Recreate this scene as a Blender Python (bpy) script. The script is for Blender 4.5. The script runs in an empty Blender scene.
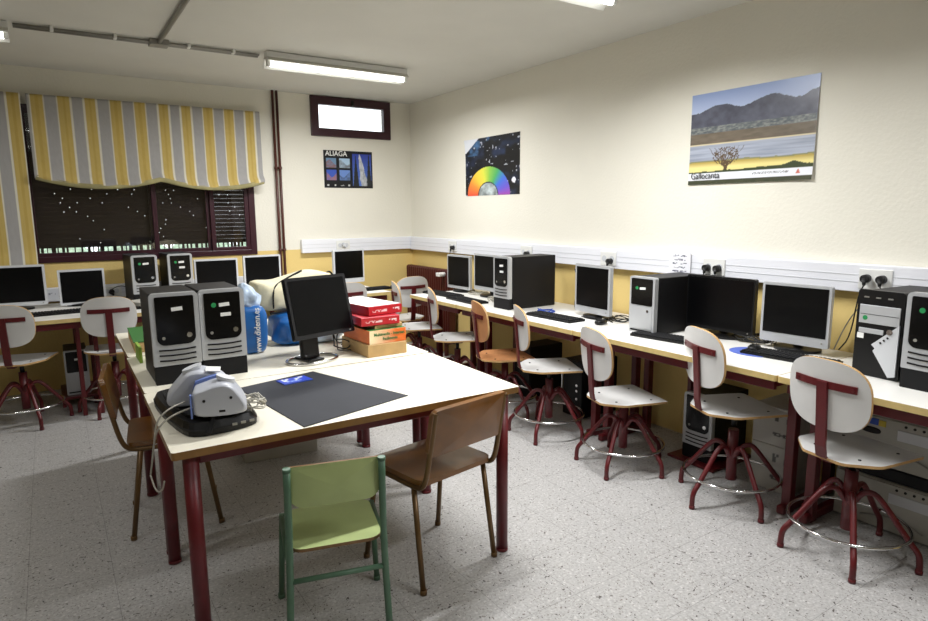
import bpy, bmesh, math, random
from math import sin, cos, pi, radians as rad
from mathutils import Vector, Matrix
random.seed(7)
SC = bpy.context.scene
COL = SC.collection

# ------------------------------------------------------------------ camera, world, lights, exposure
cam = bpy.data.cameras.new('camera'); co = bpy.data.objects.new('camera', cam); COL.objects.link(co)
cam.sensor_width = 36.0; cam.lens = 625.3 / 928 * 36.0; cam.clip_start = 0.02
YAW, PITCH, ROLL = rad(33.35), rad(9.02), rad(-0.41)
fw = Vector((sin(YAW)*cos(PITCH), cos(YAW)*cos(PITCH), -sin(PITCH)))
rt = Vector((cos(YAW), -sin(YAW), 0)); upv = rt.cross(fw)
r2 = rt*cos(ROLL) + upv*sin(ROLL); u2 = -rt*sin(ROLL) + upv*cos(ROLL)
co.matrix_world = Matrix(((r2.x, u2.x, -fw.x, -3.432), (r2.y, u2.y, -fw.y, -6.272), (r2.z, u2.z, -fw.z, 1.488), (0, 0, 0, 1)))
SC.camera = co
w = bpy.data.worlds.new('overcast_sky'); SC.world = w; w.use_nodes = True
w.node_tree.nodes['Background'].inputs[0].default_value = (0.9, 0.96, 1, 1)
w.node_tree.nodes['Background'].inputs[1].default_value = 2.5
SC.view_settings.view_transform = 'Standard'; SC.view_settings.look = 'None'
SC.view_settings.exposure = 0.0; SC.view_settings.gamma = 1.0
LAMPS = [(-1.42, -1.49), (-4.10, -1.38), (-1.42, -3.80), (-4.00, -3.69), (-1.31, -5.95), (-4.00, -5.95)]
LAMP_W = [54, 7.5, 56, 7, 26, 6]
for (lx, ly), pw in zip(LAMPS, LAMP_W):
    l = bpy.data.lights.new('fluorescent_light', 'AREA'); l.shape = 'RECTANGLE'; l.size = 1.15; l.size_y = 0.05
    l.energy = pw; l.color = (0.975, 0.985, 1.0); l.spread = rad(174 if ly > -2 else 160)
    o = bpy.data.objects.new('fluorescent_light', l); COL.objects.link(o); o.location = (lx, ly, 2.515)

# ------------------------------------------------------------------ materials
def srgb(c):
    if isinstance(c, str):
        c = [int(c[i:i+2], 16)/255 for i in (0, 2, 4)]
    return tuple(((x/12.92) if x <= .04045 else ((x+.055)/1.055)**2.4) for x in c) + (1,)
def mat(name, color, rough=.5, metal=0., spec=.5, noise=0., nscale=20., bump=0., bscale=60., emit=None, es=1., coat=0.):
    m = bpy.data.materials.new(name); m.use_nodes = True
    nt = m.node_tree; b = nt.nodes['Principled BSDF']
    c = srgb(color); b.inputs['Base Color'].default_value = c
    b.inputs['Roughness'].default_value = rough; b.inputs['Metallic'].default_value = metal
    b.inputs['Specular IOR Level'].default_value = spec; b.inputs['Coat Weight'].default_value = coat
    if emit:
        b.inputs['Emission Color'].default_value = srgb(emit); b.inputs['Emission Strength'].default_value = es
    if noise or bump:
        tc = nt.nodes.new('ShaderNodeTexCoord')
    if noise:
        n = nt.nodes.new('ShaderNodeTexNoise'); n.inputs['Scale'].default_value = nscale; n.inputs['Detail'].default_value = 4
        nt.links.new(tc.outputs['Object'], n.inputs['Vector'])
        r = nt.nodes.new('ShaderNodeValToRGB')
        r.color_ramp.elements[0].position = .3; r.color_ramp.elements[1].position = .7
        r.color_ramp.elements[0].color = tuple(x*(1-noise) for x in c[:3])+(1,); r.color_ramp.elements[1].color = tuple(min(1, x*(1+noise)) for x in c[:3])+(1,)
        nt.links.new(n.outputs[0], r.inputs[0]); nt.links.new(r.outputs[0], b.inputs['Base Color'])
    if bump:
        n = nt.nodes.new('ShaderNodeTexNoise'); n.inputs['Scale'].default_value = bscale
        nt.links.new(tc.outputs['Object'], n.inputs['Vector'])
        bp = nt.nodes.new('ShaderNodeBump'); bp.inputs['Strength'].default_value = bump; bp.inputs['Distance'].default_value = .01
        nt.links.new(n.outputs[0], bp.inputs['Height']); nt.links.new(bp.outputs[0], b.inputs['Normal'])
    return m
M = dict(
    maroon=mat('maroon_paint', '591418', .35, noise=.12), tmaroon=mat('table_red_paint', '60141a', .38, noise=.1),
    laminate=mat('white_laminate', 'e4e2dc', .35), tlam=mat('cream_laminate', 'efe9d6', .32, noise=.02, nscale=5),
    deskedge=mat('light_wood_edge', 'cdb477', .5, noise=.1), tedge=mat('brown_wood_edge', '8a6432', .45, noise=.15),
    stoollam=mat('stool_grey_laminate', 'd3d2cf', .38, noise=.04, nscale=8), ply=mat('plywood_edge', 'c09a66', .55, noise=.12, nscale=40),
    orange=mat('orange_beech_laminate', 'c08556', .45, noise=.12, nscale=9),
    chrome=mat('chrome', 'd8d8d8', .12, 1.), black=mat('black_plastic', '0a0a0b', .4, spec=.35), blackm=mat('matt_black', '0d0d0f', .7, spec=.3),
    gloss=mat('gloss_black_panel', '050506', .2, spec=.35), screen=mat('dark_screen', '040405', .3, spec=.2), silver=mat('silver_plastic', 'b9bbbd', .35, .25),
    casing=mat('dark_steel_casing', '131214', .5, .1, spec=.3), lightgrey=mat('light_grey_plastic', 'c9cbce', .45), label=mat('white_label', 'e6e6e2', .6),
    green_dot=mat('green_sticker', '1f8a4c', .5), brownseat=mat('brown_wood', '7a4d15', .30, noise=.3, nscale=6, coat=.45),
    browntube=mat('brown_metal_tube', '6d5230', .35, .4), gseat=mat('green_laminate', 'aab87c', .42, noise=.05, nscale=10),
    gtube=mat('green_tube_paint', '4f6f57', .4), gedge=mat('green_chair_edge', '7c5d3a', .6), rubber=mat('rubber', '1a1817', .8),
    frame=mat('window_maroon', '35101c', .35), shutter=mat('shutter_maroon', '3a2a2c', .5), pipe=mat('brown_pipe_paint', '4e2318', .4),
    radiator=mat('radiator_maroon', '4a1712', .4), trunk=mat('white_trunking', 'e8e9ee', .4), conduit=mat('grey_conduit', '8f8d86', .4, .3),
    white=mat('white_enamel', 'e2e2de', .4), reflector=mat('lamp_reflector', 'c9c8c0', .45),
    tube=mat('lit_tube', 'ffffff', .4, emit='ffffff', es=7), navy=mat('dark_mat', '24262d', .75, noise=.12, nscale=8),
    card=mat('cardboard', 'b79663', .75, noise=.08), red=mat('red_carton', 'b01f2c', .45), redside=mat('red_carton_side', '8e2340', .5), paper=mat('white_paper', 'e9e8e6', .7),
    orangebox=mat('orange_carton', 'd9743a', .5, noise=.1), cream=mat('cream_cloth', 'dcd4b4', .8, noise=.06, nscale=12, bump=.4, bscale=18),
    blue=mat('blue_plastic_bag', '1e62a8', .35, noise=.15, nscale=10, bump=.5, bscale=14), whitebag=mat('white_plastic_film', 'b9cbe0', .3, noise=.12, bump=.6, bscale=25),
    bezel=mat('gloss_bezel', '1b1b1e', .25), hem=mat('hem_fabric', '9c9468', .85, noise=.25, nscale=9), pgrey=mat('projector_grey', 'b9bcc4', .35), pblue=mat('projector_blue', '6f86c8', .35), padblue=mat('blue_mouse_pad', '5468b8', .7),
    cable=mat('black_cable', '141414', .5), wcable=mat('pale_cable', 'b8b4a8', .5), beige=mat('beige_pc_plastic', 'aaa79d', .5, noise=.04),
    wcarton=mat('white_carton', 'b4b1a8', .7, noise=.05), greenbox=mat('green_carton', '2f6a2a', .6), bluest=mat('blue_sticker', '2a4fae', .5), yellowst=mat('yellow_sticker', 'c8b23a', .5),
    text=mat('dark_print', '17171a', .6), tgreen=mat('green_print', '1f6b3a', .6), foliage=mat('foliage', 'a9bfa8', .8, noise=.4, nscale=30), concrete=mat('paving', '9a968c', .9),
)
def glass_mat():
    m = bpy.data.materials.new('window_glass'); m.use_nodes = True; nt = m.node_tree; nt.nodes.clear()
    o = nt.nodes.new('ShaderNodeOutputMaterial'); mx = nt.nodes.new('ShaderNodeMixShader'); fr = nt.nodes.new('ShaderNodeFresnel'); fr.inputs[0].default_value = 1.7
    t = nt.nodes.new('ShaderNodeBsdfTransparent'); g = nt.nodes.new('ShaderNodeBsdfGlossy'); g.inputs['Roughness'].default_value = .03
    nt.links.new(fr.outputs[0], mx.inputs[0]); nt.links.new(t.outputs[0], mx.inputs[1]); nt.links.new(g.outputs[0], mx.inputs[2]); nt.links.new(mx.outputs[0], o.inputs[0])
    return m
M['glass'] = glass_mat()
def wall_mat(name, lo, hi, zsplit):
    m = bpy.data.materials.new(name); m.use_nodes = True; nt = m.node_tree; b = nt.nodes['Principled BSDF']
    b.inputs['Roughness'].default_value = .6; b.inputs['Specular IOR Level'].default_value = .3
    tc = nt.nodes.new('ShaderNodeTexCoord'); sx = nt.nodes.new('ShaderNodeSeparateXYZ'); nt.links.new(tc.outputs['Object'], sx.inputs[0])
    gt = nt.nodes.new('ShaderNodeMath'); gt.operation = 'GREATER_THAN'; gt.inputs[1].default_value = zsplit; nt.links.new(sx.outputs[2], gt.inputs[0])
    n = nt.nodes.new('ShaderNodeTexNoise'); n.inputs['Scale'].default_value = 1.3; n.inputs['Detail'].default_value = 5; nt.links.new(tc.outputs['Object'], n.inputs['Vector'])
    mix = nt.nodes.new('ShaderNodeMix'); mix.data_type = 'RGBA'; nt.links.new(gt.outputs[0], mix.inputs[0]); mix.inputs[6].default_value = srgb(lo); mix.inputs[7].default_value = srgb(hi)
    mul = nt.nodes.new('ShaderNodeMix'); mul.data_type = 'RGBA'; mul.blend_type = 'MULTIPLY'; mul.inputs[0].default_value = .1
    nt.links.new(mix.outputs[2], mul.inputs[6]); nt.links.new(n.outputs[0], mul.inputs[7]); nt.links.new(mul.outputs[2], b.inputs['Base Color'])
    n2 = nt.nodes.new('ShaderNodeTexNoise'); n2.inputs['Scale'].default_value = 55; nt.links.new(tc.outputs['Object'], n2.inputs['Vector'])
    bp = nt.nodes.new('ShaderNodeBump'); bp.inputs['Strength'].default_value = .18; bp.inputs['Distance'].default_value = .01
    nt.links.new(n2.outputs[0], bp.inputs['Height']); nt.links.new(bp.outputs[0], b.inputs['Normal'])
    return m
M['wall_dim'] = mat('darkened_unseen_wall', '857a5e', .7, bump=.15)  # for the unseen walls, darkened to cut bounced light and deepen contrast
M['wall'] = wall_mat('two_tone_wall', 'e8cc84', 'eae6d8', 1.115)
M['ceil'] = mat('ceiling_white', 'd0cec6', .8, noise=.03, nscale=2, bump=.1, bscale=80)
def floor_mat():
    m = bpy.data.materials.new('terrazzo'); m.use_nodes = True; nt = m.node_tree; b = nt.nodes['Principled BSDF']
    b.inputs['Roughness'].default_value = .33; b.inputs['Specular IOR Level'].default_value = .4
    tc = nt.nodes.new('ShaderNodeTexCoord')
    def node(t, **k):
        n = nt.nodes.new(t)
        for a, v in k.items(): setattr(n, a, v)
        return n
    def vor(scale, lo, hi, c0, prev, dist):
        wn = node('ShaderNodeTexNoise'); wn.inputs['Scale'].default_value = scale*.6; nt.links.new(tc.outputs['Object'], wn.inputs['Vector'])
        ad = node('ShaderNodeVectorMath', operation='MULTIPLY_ADD'); nt.links.new(wn.outputs['Color'], ad.inputs[0]); ad.inputs[1].default_value = (dist,)*3; nt.links.new(tc.outputs['Object'], ad.inputs[2])
        v = node('ShaderNodeTexVoronoi'); v.inputs['Scale'].default_value = scale; nt.links.new(ad.outputs[0], v.inputs['Vector'])
        r = node('ShaderNodeValToRGB'); r.color_ramp.elements[0].position = lo; r.color_ramp.elements[0].color = (1,)*4; r.color_ramp.elements[1].position = hi; r.color_ramp.elements[1].color = (0, 0, 0, 1)
        nt.links.new(v.outputs['Distance'], r.inputs[0])
        sp = node('ShaderNodeSeparateColor'); nt.links.new(v.outputs['Color'], sp.inputs[0])
        g = node('ShaderNodeMath', operation='GREATER_THAN'); g.inputs[1].default_value = .45; nt.links.new(sp.outputs[0], g.inputs[0])
        mm = node('ShaderNodeMath', operation='MULTIPLY'); nt.links.new(r.outputs[0], mm.inputs[0]); nt.links.new(g.outputs[0], mm.inputs[1])
        mx = node('ShaderNodeMix', data_type='RGBA'); nt.links.new(mm.outputs[0], mx.inputs[0])
        if isinstance(prev, str): mx.inputs[6].default_value = srgb(prev)
        else: nt.links.new(prev, mx.inputs[6])
        mx.inputs[7].default_value = srgb(c0)
        return mx.outputs[2]
    n0 = node('ShaderNodeTexNoise'); n0.inputs['Scale'].default_value = 90; n0.inputs['Detail'].default_value = 6; nt.links.new(tc.outputs['Object'], n0.inputs['Vector'])
    rr = node('ShaderNodeValToRGB'); rr.color_ramp.elements[0].position = .35; rr.color_ramp.elements[1].position = .7
    rr.color_ramp.elements[0].color = srgb('a09e9b'); rr.color_ramp.elements[1].color = srgb('bcbab8'); nt.links.new(n0.outputs[0], rr.inputs[0])
    c = vor(60, .15, .36, 'c6c4c1', rr.outputs[0], .03)
    c = vor(38, .14, .22, '423b38', c, .09)
    c = vor(85, .18, .28, '665b54', c, .04)
    c = vor(16, .05, .075, '33302e', c, .07)
    # fine joints between square tiles
    br = node('ShaderNodeTexBrick'); br.offset = 0; br.inputs['Scale'].default_value = 1; br.inputs['Brick Width'].default_value = .3; br.inputs['Row Height'].default_value = .3
    br.inputs['Mortar Size'].default_value = .0016; br.inputs['Mortar Smooth'].default_value = .4
    mp = node('ShaderNodeMapping'); mp.inputs['Location'].default_value = (.035, .13, 0); nt.links.new(tc.outputs['Object'], mp.inputs[0]); nt.links.new(mp.outputs[0], br.inputs['Vector'])
    f = node('ShaderNodeMath', operation='MULTIPLY'); nt.links.new(br.outputs['Fac'], f.inputs[0]); f.inputs[1].default_value = .5
    mx = node('ShaderNodeMix', data_type='RGBA'); nt.links.new(f.outputs[0], mx.inputs[0]); nt.links.new(c, mx.inputs[6]); mx.inputs[7].default_value = srgb('585553')
    nt.links.new(mx.outputs[2], b.inputs['Base Color'])
    return m
M['floor'] = floor_mat()
def stripe_mat():
    m = bpy.data.materials.new('striped_curtain_fabric'); m.use_nodes = True; nt = m.node_tree; b = nt.nodes['Principled BSDF']; b.inputs['Roughness'].default_value = .85
    b.inputs['Specular IOR Level'].default_value = .1
    a = nt.nodes.new('ShaderNodeAttribute'); a.attribute_name = 'cloth'; nt.links.new(a.outputs['Color'], b.inputs['Base Color'])
    return m
M['stripe'] = stripe_mat()
def art_mat(name='printed_art', rough=.3):
    m = bpy.data.materials.new(name); m.use_nodes = True; nt = m.node_tree; b = nt.nodes['Principled BSDF']; b.inputs['Roughness'].default_value = rough
    a = nt.nodes.new('ShaderNodeAttribute'); a.attribute_name = 'art'; nt.links.new(a.outputs['Color'], b.inputs['Base Color'])
    return m
M['art'] = art_mat()

# ------------------------------------------------------------------ mesh helpers
class MB:
    def __init__(s): s.bm = bmesh.new()
    def box(s, cx, cy, cz, sx, sy, sz, bev=0., rz=0., rx=0., ry=0., mi=0, M4=None, seg=2):
        t = bmesh.new(); bmesh.ops.create_cube(t, size=1)
        bmesh.ops.scale(t, vec=(sx, sy, sz), verts=t.verts)
        if bev: bmesh.ops.bevel(t, geom=list(t.edges), offset=min(bev, .49*min(sx, sy, sz)), segments=seg, profile=.5, affect='EDGES')
        m = Matrix.Translation((cx, cy, cz)) @ Matrix.Rotation(rz, 4, 'Z') @ Matrix.Rotation(ry, 4, 'Y') @ Matrix.Rotation(rx, 4, 'X')
        if M4: m = M4 @ m
        bmesh.ops.transform(t, matrix=m, verts=t.verts); s.merge(t, mi); return s
    def merge(s, t, mi=0, smooth=None):
        vm = {v: s.bm.verts.new(v.co) for v in t.verts}
        for f in t.faces:
            try: nf = s.bm.faces.new([vm[v] for v in f.verts])
            except ValueError: continue
            nf.material_index = mi if mi is not None else f.material_index
            nf.smooth = f.smooth if smooth is None else smooth
        t.free()
    def cyl(s, p, q, r, r2=None, n=20, mi=0, caps=True):
        p, q = Vector(p), Vector(q); d = q-p; t = bmesh.new()
        bmesh.ops.create_cone(t, cap_ends=caps, segments=n, radius1=r, radius2=r if r2 is None else r2, depth=d.length)
        m = Matrix.Translation((p+q)/2) @ d.to_track_quat('Z', 'Y').to_matrix().to_4x4()
        bmesh.ops.transform(t, matrix=m, verts=t.verts)
        for f in t.faces: f.smooth = len(f.verts) == 4
        s.merge(t, mi); return s
    def tube(s, pts, r, n=10, closed=False, mi=0, smooth_path=0, flat=None):
        P = [Vector(p) for p in pts]
        for _ in range(smooth_path):
            Q = [] if closed else [P[0]]
            for i in range(len(P) if closed else len(P)-1):
                a, b = P[i], P[(i+1) % len(P)]; Q += [a*.75+b*.25, a*.25+b*.75]
            if not closed: Q.append(P[-1])
            P = Q
        k = len(P); T = []
        for i in range(k):
            if closed: d = P[(i+1) % k]-P[i-1]
            else: d = P[min(i+1, k-1)]-P[max(i-1, 0)]
            T.append(d.normalized())
        u = T[0].orthogonal().normalized(); 
        if flat: u = (Vector(flat) - T[0]*T[0].dot(Vector(flat))).normalized()
        rings = []
        for i in range(k):
            u = (u - T[i]*u.dot(T[i])).normalized(); v = T[i].cross(u)
            ra, rb = (r if isinstance(r, tuple) else (r, r))
            rings.append([s.bm.verts.new(P[i] + u*cos(2*pi*j/n)*ra + v*sin(2*pi*j/n)*rb) for j in range(n)])
        for i in range(k if closed else k-1):
            A, B = rings[i], rings[(i+1) % k]
            off = 0
            if closed and i == k-1:
                off = min(range(n), key=lambda o: (B[o].co-A[0].co).length)
            for j in range(n):
                f = s.bm.faces.new([A[j], A[(j+1) % n], B[(j+1+off) % n], B[(j+off) % n]]); f.smooth = True; f.material_index = mi
        if not closed:
            for R_ in (rings[0][::-1], rings[-1]):
                f = s.bm.faces.new(R_); f.material_index = mi
        return s
    def bar(s, pts, wd, th, wdir, mi=0):
        """flat bar swept along pts, wide along wdir"""
        P = [Vector(p) for p in pts]; W = Vector(wdir).normalized(); rings = []
        for i in range(len(P)):
            t = (P[min(i+1, len(P)-1)]-P[max(i-1, 0)]).normalized(); n = t.cross(W).normalized()
            rings.append([s.bm.verts.new(P[i]+W*a*wd/2+n*b*th/2) for a, b in ((-1, -1), (1, -1), (1, 1), (-1, 1))])
        for A, B in zip(rings, rings[1:]):
            for j in range(4): s.bm.faces.new([A[j], A[(j+1) % 4], B[(j+1) % 4], B[j]]).material_index = mi
        s.bm.faces.new(rings[0][::-1]).material_index = mi; s.bm.faces.new(rings[-1]).material_index = mi
        return s
    def plate(s, outline, t, deform=None, rings=6, mi=0, emi=None, M4=None, centre=(0, 0)):
        """flat or curved plate in local xy, thickness t along z, with its own edge material"""
        emi = mi if emi is None else emi
        def put(x, y, z):
            v = Vector(deform(x, y, z) if deform else (x, y, z))
            return s.bm.verts.new(M4 @ v if M4 else v)
        cx, cy = centre; sides = []
        for z in (t/2, -t/2):
            R_ = [[put(cx+(x-cx)*k/rings, cy+(y-cy)*k/rings, z) for x, y in outline] for k in range(1, rings+1)]
            c = put(cx, cy, z); n = len(outline)
            for j in range(n):
                vs = [c, R_[0][j], R_[0][(j+1) % n]]
                f = s.bm.faces.new(vs if z > 0 else vs[::-1]); f.material_index = mi; f.smooth = True
                for k in range(rings-1):
                    vs = [R_[k][j], R_[k+1][j], R_[k+1][(j+1) % n], R_[k][(j+1) % n]]
                    f = s.bm.faces.new(vs if z > 0 else vs[::-1]); f.material_index = mi; f.smooth = True
            sides.append(R_[-1])
        # separate side ring for crisp edges
        A = [s.bm.verts.new(v.co) for v in sides[0]]; B = [s.bm.verts.new(v.co) for v in sides[1]]; n = len(outline)
        for j in range(n):
            f = s.bm.faces.new([A[j], B[j], B[(j+1) % n], A[(j+1) % n]]); f.material_index = emi; f.smooth = True
        return s
    def prism(s, outline, z0, z1, mi=0, emi=None, M4=None, taper=1., shift=(0, 0)):
        emi = mi if emi is None else emi
        def put(x, y, z):
            v = Vector((x, y, z)); return s.bm.verts.new(M4 @ v if M4 else v)
        A = [put(x, y, z0) for x, y in outline]; B = [put(x*taper+shift[0], y*taper+shift[1], z1) for x, y in outline]; n = len(A)
        s.bm.faces.new(A[::-1]).material_index = mi; s.bm.faces.new(B).material_index = mi
        for j in range(n): s.bm.faces.new([A[j], A[(j+1) % n], B[(j+1) % n], B[j]]).material_index = emi
        return s
    def lump(s, c, size, n=24, m=14, p=.6, amp=.04, seed=0, rz=0., fn=None, mi=0):
        rnd = random.Random(seed); ph = [(rnd.uniform(0, 6), rnd.uniform(0, 6), rnd.uniform(2, 7), rnd.uniform(2, 6)) for _ in range(5)]
        sg = lambda v, e: math.copysign(abs(v)**e, v); grid = []
        for i in range(m+1):
            th = -pi/2+pi*i/m; row = []
            for j in range(n):
                f = 2*pi*j/n
                k = 1+sum(amp*sin(a+d*f*1.0+0*th)*cos(b+e*th) for a, b, d, e in [(x[0], x[1], round(x[2]), x[3]) for x in ph])/2
                x = sg(cos(th), p)*sg(cos(f), p)*size[0]/2*k; y = sg(cos(th), p)*sg(sin(f), p)*size[1]/2*k; z = sg(sin(th), p)*size[2]/2
                if fn: x, y, z = fn(x, y, z)
                row.append(s.bm.verts.new((c[0]+x*cos(rz)-y*sin(rz), c[1]+x*sin(rz)+y*cos(rz), c[2]+z)))
            grid.append(row)
        for i in range(m):
            for j in range(n):
                f = s.bm.faces.new([grid[i][j], grid[i][(j+1) % n], grid[i+1][(j+1) % n], grid[i+1][j]]); f.smooth = True; f.material_index = mi
        bmesh.ops.remove_doubles(s.bm, verts=grid[0]+grid[-1], dist=1e-5)
        return s
    def build(s, name, mats, parent=None, label=None):
        me = bpy.data.meshes.new(name); bmesh.ops.recalc_face_normals(s.bm, faces=s.bm.faces); s.bm.to_mesh(me); s.bm.free()
        for m in (mats if isinstance(mats, (list, tuple)) else [mats]): me.materials.append(M[m] if isinstance(m, str) else m)
        o = bpy.data.objects.new(name, me); COL.objects.link(o)
        if parent: o.parent = parent
        if label: o['label'] = label
        return o
def rrect(w, h, r, n=5, cx=0, cy=0):
    r = r if isinstance(r, (list, tuple)) else [r]*4; out = []
    for k, (sx, sy) in enumerate(((1, 1), (-1, 1), (-1, -1), (1, -1))):
        rr = max(r[k], 1e-4)
        for i in range(n+1):
            a = k*pi/2 + pi/2*i/n
            out.append((cx+sx*(w/2-rr)+rr*cos(a), cy+sy*(h/2-rr)+rr*sin(a)))
    return out
def sellipse(w, h, p=.72, n=40):
    sg = lambda v: math.copysign(abs(v)**p, v)
    return [(sg(cos(2*pi*i/n))*w/2, sg(sin(2*pi*i/n))*h/2) for i in range(n)]
def thing(name, label, cat, loc=(0, 0, 0), rz=0., group=None):
    o = bpy.data.objects.new(name, None); COL.objects.link(o); o.empty_display_size = .1
    o.location = loc; o.rotation_euler = (0, 0, rz); return tag(o, label, cat, group)
def tag(o, label, cat, group=None, kind=None):
    if label: o['label'] = label
    if cat: o['category'] = cat
    if group: o['group'] = group
    if kind: o['kind'] = kind
    return o
def struct(name, mb, m):
    o = mb.build(name, m); o['kind'] = 'structure'; return o
def copy_tree(o, parent=None):
    c = o.copy(); COL.objects.link(c)
    if parent: c.parent = parent
    for ch in list(o.children): copy_tree(ch, c)
    return c
def place(o, label, loc, rz, group=None):
    o.location = loc; o.rotation_euler = (0, 0, rz); o['label'] = label
    if group: o['group'] = group
    return o
def XY(v): return Matrix(((1, 0, 0, v[0]), (0, 0, -1, v[1]), (0, 1, 0, v[2]), (0, 0, 0, 1)))   # local xy -> xz plane facing -y
def text(s_, size, m, parent, M4, name='lettering', extrude=.0006, align='LEFT', bold=0., shear=0., sx=1.):
    cu = bpy.data.curves.new('t', 'FONT'); cu.body = s_; cu.size = size; cu.extrude = extrude; cu.offset = bold; cu.align_x = align; cu.shear = shear; cu.resolution_u = 3
    ob = bpy.data.objects.new('t', cu); COL.objects.link(ob)
    dg = bpy.context.evaluated_depsgraph_get(); me = bpy.data.meshes.new_from_object(ob.evaluated_get(dg))
    bpy.data.objects.remove(ob); me.transform(M4 @ Matrix.Diagonal((sx, 1, 1, 1))); me.materials.clear(); me.materials.append(M[m])
    o = bpy.data.objects.new(name, me); COL.objects.link(o); o.parent = parent; return o
def art_sheet(name, w, h, nx, ny, fn, parent=None, M4=None, thick=.0015, curl=None):
    """thin printed sheet; fn(u, v) -> linear colour, u right, v up (0..1). Local: x 0..w, z 0..h, facing -y"""
    verts, faces, cols = [], [], []
    for j in range(ny+1):
        for i in range(nx+1):
            u, v = i/nx, j/ny; y = -thick - (curl(u, v) if curl else 0)
            verts.append(Vector((u*w, y, v*h))); cols.append(fn(u, v))
    k = len(verts)
    for j in range(ny):
        for i in range(nx):
            a = j*(nx+1)+i; faces.append((a, a+1, a+nx+2, a+nx+1))
    rim = [i for i in range(nx+1)] + [(j*(nx+1)+nx) for j in range(1, ny+1)] + [ny*(nx+1)+i for i in range(nx-1, -1, -1)] + [j*(nx+1) for j in range(ny-1, 0, -1)]
    verts += [v + Vector((0, thick*.9, 0)) for v in verts]; cols += [(.8, .8, .78)]*k
    faces += [tuple(k+q for q in f[::-1]) for f in faces]
    n = len(rim)
    for q in range(n): faces.append((rim[q], k+rim[q], k+rim[(q+1) % n], rim[(q+1) % n]))
    if M4: verts = [M4 @ v for v in verts]
    me = bpy.data.meshes.new(name); me.from_pydata([tuple(v) for v in verts], [], faces)
    ca = me.color_attributes.new('art', 'FLOAT_COLOR', 'POINT'); ca.data.foreach_set('color', [x for c in cols for x in (*c[:3], 1)])
    me.materials.append(M['art']); o = bpy.data.objects.new(name, me); COL.objects.link(o)
    if parent: o.parent = parent
    return o
def hsh(*a):
    x = sin(sum((v+1.37)*k for v, k in zip(a, (127.1, 311.7, 74.7))))*43758.5453; return x-math.floor(x)
def vn(x, y, s=0):
    xi, yi = math.floor(x), math.floor(y); fx, fy = x-xi, y-yi; fx, fy = fx*fx*(3-2*fx), fy*fy*(3-2*fy)
    return (hsh(xi, yi, s)*(1-fx)+hsh(xi+1, yi, s)*fx)*(1-fy)+(hsh(xi, yi+1, s)*(1-fx)+hsh(xi+1, yi+1, s)*fx)*fy
def fbm(x, y, s=0, o=4): return sum(vn(x*2**k, y*2**k, s+k)/2**(k+1) for k in range(o))
def lerp(a, b, t): return tuple(x+(y-x)*t for x, y in zip(a, b))
def C(h): return srgb(h)[:3]

# ------------------------------------------------------------------ room shell
X0, Y0, ZC = -5.6, -8.2, 2.65
struct('floor', MB().box((X0+.15)/2, Y0/2, -.05, .3-X0-.15+.0, -Y0+.3, .1), 'floor')
struct('ceiling', MB().box((X0+.15)/2, Y0/2, ZC+.05, .15-X0, -Y0+.3, .1), 'ceil')
b = MB(); T = .18
WX = (-3.60, -1.735); WZ = (1.085, 2.36); SX = (-1.125, -.262); SZ = (2.262, 2.642)
for x0, x1, z0, z1 in ((X0-.15, WX[0], 0, ZC), (WX[0], WX[1], 0, WZ[0]), (WX[0], WX[1], WZ[1], ZC), (WX[1], SX[0], 0, ZC), (SX[0], SX[1], 0, SZ[0]), (SX[0], SX[1], SZ[1], ZC), (SX[1], .15, 0, ZC)):
    b.box((x0+x1)/2, T/2, (z0+z1)/2, x1-x0, T, z1-z0)
bmesh.ops.remove_doubles(b.bm, verts=b.bm.verts, dist=1e-5)
struct('wall_back', b, 'wall')
struct('wall_right', MB().box(.075, Y0/2, ZC/2, .15, -Y0, ZC), 'wall')
struct('wall_left', MB().box(X0-.075, Y0/2, ZC/2, .15, -Y0, ZC), 'wall_dim')
struct('wall_front', MB().box((X0+.0)/2, Y0-.075, ZC/2, .3-X0, .15, ZC), 'wall_dim')

# large window with lowered shutter
win = bpy.data.objects.new('window_1', None); COL.objects.link(win); win['kind'] = 'structure'
b = MB(); x0, x1, z0, z1 = WX[0], WX[1], WZ[0], WZ[1]
b.box((x0+x1)/2, .03, z0+.025, x1-x0-.1, .088, .05, .003).box((x0+x1)/2, .03, z1-.02, x1-x0-.1, .088, .04, .003).box(x0+.025, .03, (z0+z1)/2, .05, .09, z1-z0, .005).box(x1-.03, .03, (z0+z1)/2, .06, .09, z1-z0, .005)
b.build('window_frame', 'frame', win)
for (a, c, yy, sr) in ((-3.55, -2.60, .005, .04), (-2.66, -2.125, .035, .055), (-2.15, -1.795, .005, .04)):
    f = MB(); f.box((a+c)/2, yy, z0+.06, c-a, .025, .045, .003).box(a+sr/2, yy, (z0+z1)/2, sr, .027, z1-z0-.06, .003).box(c-sr/2, yy, (z0+z1)/2, sr, .027, z1-z0-.06, .003).box((a+c)/2, yy, z1-.05, c-a, .025, .04, .003)
    s_ = f.build('window_sash', 'frame', win)
    MB().box((a+c)/2, yy, (z0+z1)/2+.02, c-a-2*sr+.01, .005, z1-z0-.12).build('pane', 'glass', s_)
b = MB(); z = z0+.115; rnd = random.Random(4)
while z < z1-.02:
    xx = x0+.03; xe = x1-.03
    while xx < xe:
        seg = rnd.uniform(.05, .5) if z > 1.42 else rnd.uniform(.3, 1.2)
        seg = min(seg, xe-xx)
        if xx < -2.13 < xx+seg: seg = max(.02, -2.13-xx)
        hh = .0379 if xx >= -2.14 else .041
        b.box(xx+seg/2, .115, z+.0215, seg-.0045, .012, hh, .003, seg=1).box(xx, .115, z+.017, .012, .01, hh-.008); xx += seg
    z += .0385
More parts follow.
